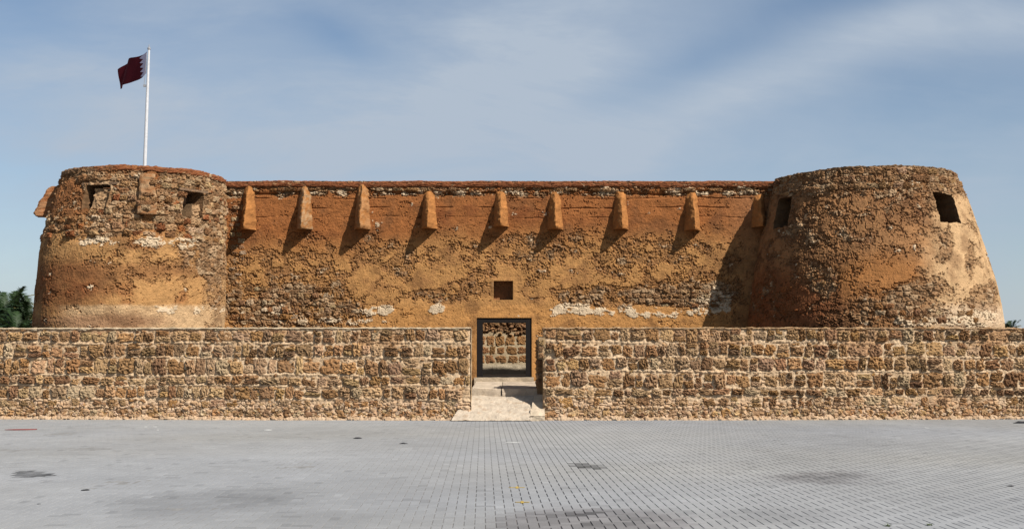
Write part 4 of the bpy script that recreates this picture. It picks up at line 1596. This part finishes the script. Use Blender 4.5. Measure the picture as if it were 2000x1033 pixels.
# ================================================================== PALMS
def palm_crown(seed, fronds=66, length=2.5):
    rnd = random.Random(seed)
    V, F, C_ = [], [], []
    for q in range(fronds):
        az = rnd.uniform(0, 2 * PI)
        el = rnd.choice((rnd.uniform(.5, 1.4), rnd.uniform(.1, 1.0), rnd.uniform(-.5, .5)))
        L = length * rnd.uniform(.8, 1.15)
        d = np.array([math.cos(az) * math.cos(el), math.sin(az) * math.cos(el), math.sin(el)])
        side = np.array([-math.sin(az), math.cos(az), 0])
        col = np.array([0.013, 0.026, 0.007]) * rnd.uniform(.6, 1.5)
        if rnd.random() < .08:
            col = np.array([.12, .10, .035])
        prev = None
        nseg = 26
        for i in range(nseg + 1):
            k = i / nseg
            p = d * L * k + np.array([0, 0, -1.0]) * (0.66 * L * k * k * (0.55 + .45 * math.cos(el)))
            wdt = .018 * (1 - k) + .004
            a = len(V)
            V += [p - side * wdt, p + side * wdt]
            C_ += [col * 1.2] * 2
            if prev is not None:
                F.append((prev, prev + 1, a + 1, a))
                tang = p - pp
                tang /= np.linalg.norm(tang)
                up = np.cross(side, tang)
                if i > 3:
                    for sg in (-1, 1):
                        ll = .42 * math.sin(PI * min(1, k * .9 + .1)) ** .6 * rnd.uniform(.7, 1.1)
                        tip = p + (side * sg * .78 + tang * .55 - up * rnd.uniform(-.30, .25)) * ll + np.array([0, 0, -.12 * ll])
                        b = len(V)
                        V += [p - tang * .034, p + tang * .034, tip]
                        C_ += [col, col, col * 1.15]
                        F.append((b, b + 1, b + 2))
            prev, pp = a, p
    return np.array(V), F, np.array(C_)


CROWNS = [palm_crown(3), palm_crown(8, 60), palm_crown(12, 70)]


def palm(u_, vtop, Y, kind, label, size=1.0, dates=False):
    top = at(u_, vtop, Y)
    zc = top.z - 1.55 * size
    t = thing('palm_tree', label, 'palm tree', (top.x, Y, -.05), 'palms behind the fort')
    hts = np.linspace(-.05, zc, 14)
    tube('trunk', [(top.x + .12 * math.sin(h * .5), Y, h) for h in hts], [.20 * size * (1 + .12 * (i % 2)) for i in range(14)], M_TRUNK, t, 10)
    v, f, c = CROWNS[kind]
    o = mesh_np('crown', v * size + np.array([top.x + .12 * math.sin(zc * .5), Y, zc]), f, M_FROND, t, c)
    if dates:
        for q in range(3):
            a = random.uniform(PI, 2 * PI)
            p = (top.x + .45 * math.cos(a), Y + .45 * math.sin(a), zc - .35 - random.uniform(0, .3))
            V, F = [], []
            tube('date_cluster', [(p[0], p[1], p[2] - .3), (p[0], p[1], p[2] - .2), (p[0], p[1], p[2]), (p[0], p[1], p[2] + .15)], (.05, .16, .13, .03), M_DATES, t, 7)
    return t


palm(-34, 566, 52, 0, 'date palm with its crown cut by the left edge of the picture', 1.0)
palm(6, 562, 54, 2, 'date palm with yellow fruit below its fronds, left of the flag tower', 1.0, True)
palm(22, 556, 57, 1, 'tallest date palm of those left of the flag tower', 1.0)
palm(52, 572, 53, 0, 'date palm whose fronds touch the edge of the flag tower', .95, True)
palm(30, 600, 50, 2, 'lowest date palm left of the flag tower, its crown just over the wall', .9)
palm(1969, 622, 70, 1, 'single small palm top peeping over the wall right of the brown tower', .85)

# ================================================================== SMALL THINGS ON THE PAVING
x, y = ground_at(42, 839)
rd = [(x - .33, y - .05), (x - .1, y - .12), (x + .12, y - .09), (x + .30, y + .02), (x + .27, y + .14), (x, y + .12), (x - .2, y + .07)]
tag(flat_patch('red_patch', rd, M_RED, None, .012, .010), 'flat faded red scrap lying on the paving in front of the wall', 'scrap')
for (cu, cv, s, lab) in ((1995, 826, .22, 'black rag at the far right edge of the paving near the wall'), (699, 856, .10, 'small dark scrap on the paving left of the ramp, nearest to it'),
                         (788, 866, .08, 'thin dark scrap lying on the paving before the left wall'), (166, 957, .06, 'dark blue scrap on the paving right of the dark stain on the left'),
                         (76, 984, .03, 'tiny black pebble on the left paving'), (1973, 949, .05, 'dark scrap on the paving at the right edge')):
    x, y = ground_at(cu, cv)
    n = 9
    ring = [(x + s * math.cos(t) * random.uniform(.6, 1.1), y + s * .8 * math.sin(t) * random.uniform(.6, 1.1)) for t in np.linspace(0, 2 * PI, n + 1)[:-1]]
    v = [(a, b, .003) for a, b in ring] + [(x + (a - x) * .6, y + (b - y) * .6, s * .18 * random.uniform(.6, 1.3)) for a, b in ring]
    f = [(i, (i + 1) % n, n + (i + 1) % n, n + i) for i in range(n)] + [tuple(range(n, 2 * n))]
    tag(mesh_np('scrap', v, f, M_BLACK), lab, 'scrap')
for (cu, cv, s, lab) in ((1734, 1027, .035, 'little green weed in a paving joint, nearer the stained paving'), (1815, 1025, .03, 'little green weed in a paving joint, the one farther to the right')):
    x, y = ground_at(cu, cv)
    V, F = [], []
    for q in range(26):
        a, l = random.uniform(0, 2 * PI), s * random.uniform(.5, 1.3)
        bx_, by_ = x + random.uniform(-.02, .02), y + random.uniform(-.02, .02)
        i0 = len(V)
        V += [(bx_ - .006 * math.sin(a), by_ + .006 * math.cos(a), 0), (bx_ + .006 * math.sin(a), by_ - .006 * math.cos(a), 0), (bx_ + l * math.cos(a), by_ + l * math.sin(a), l * random.uniform(.3, .9))]
        F.append((i0, i0 + 1, i0 + 2))
    tag(mesh_np('weed', V, F, M_WEED), lab, 'weed')
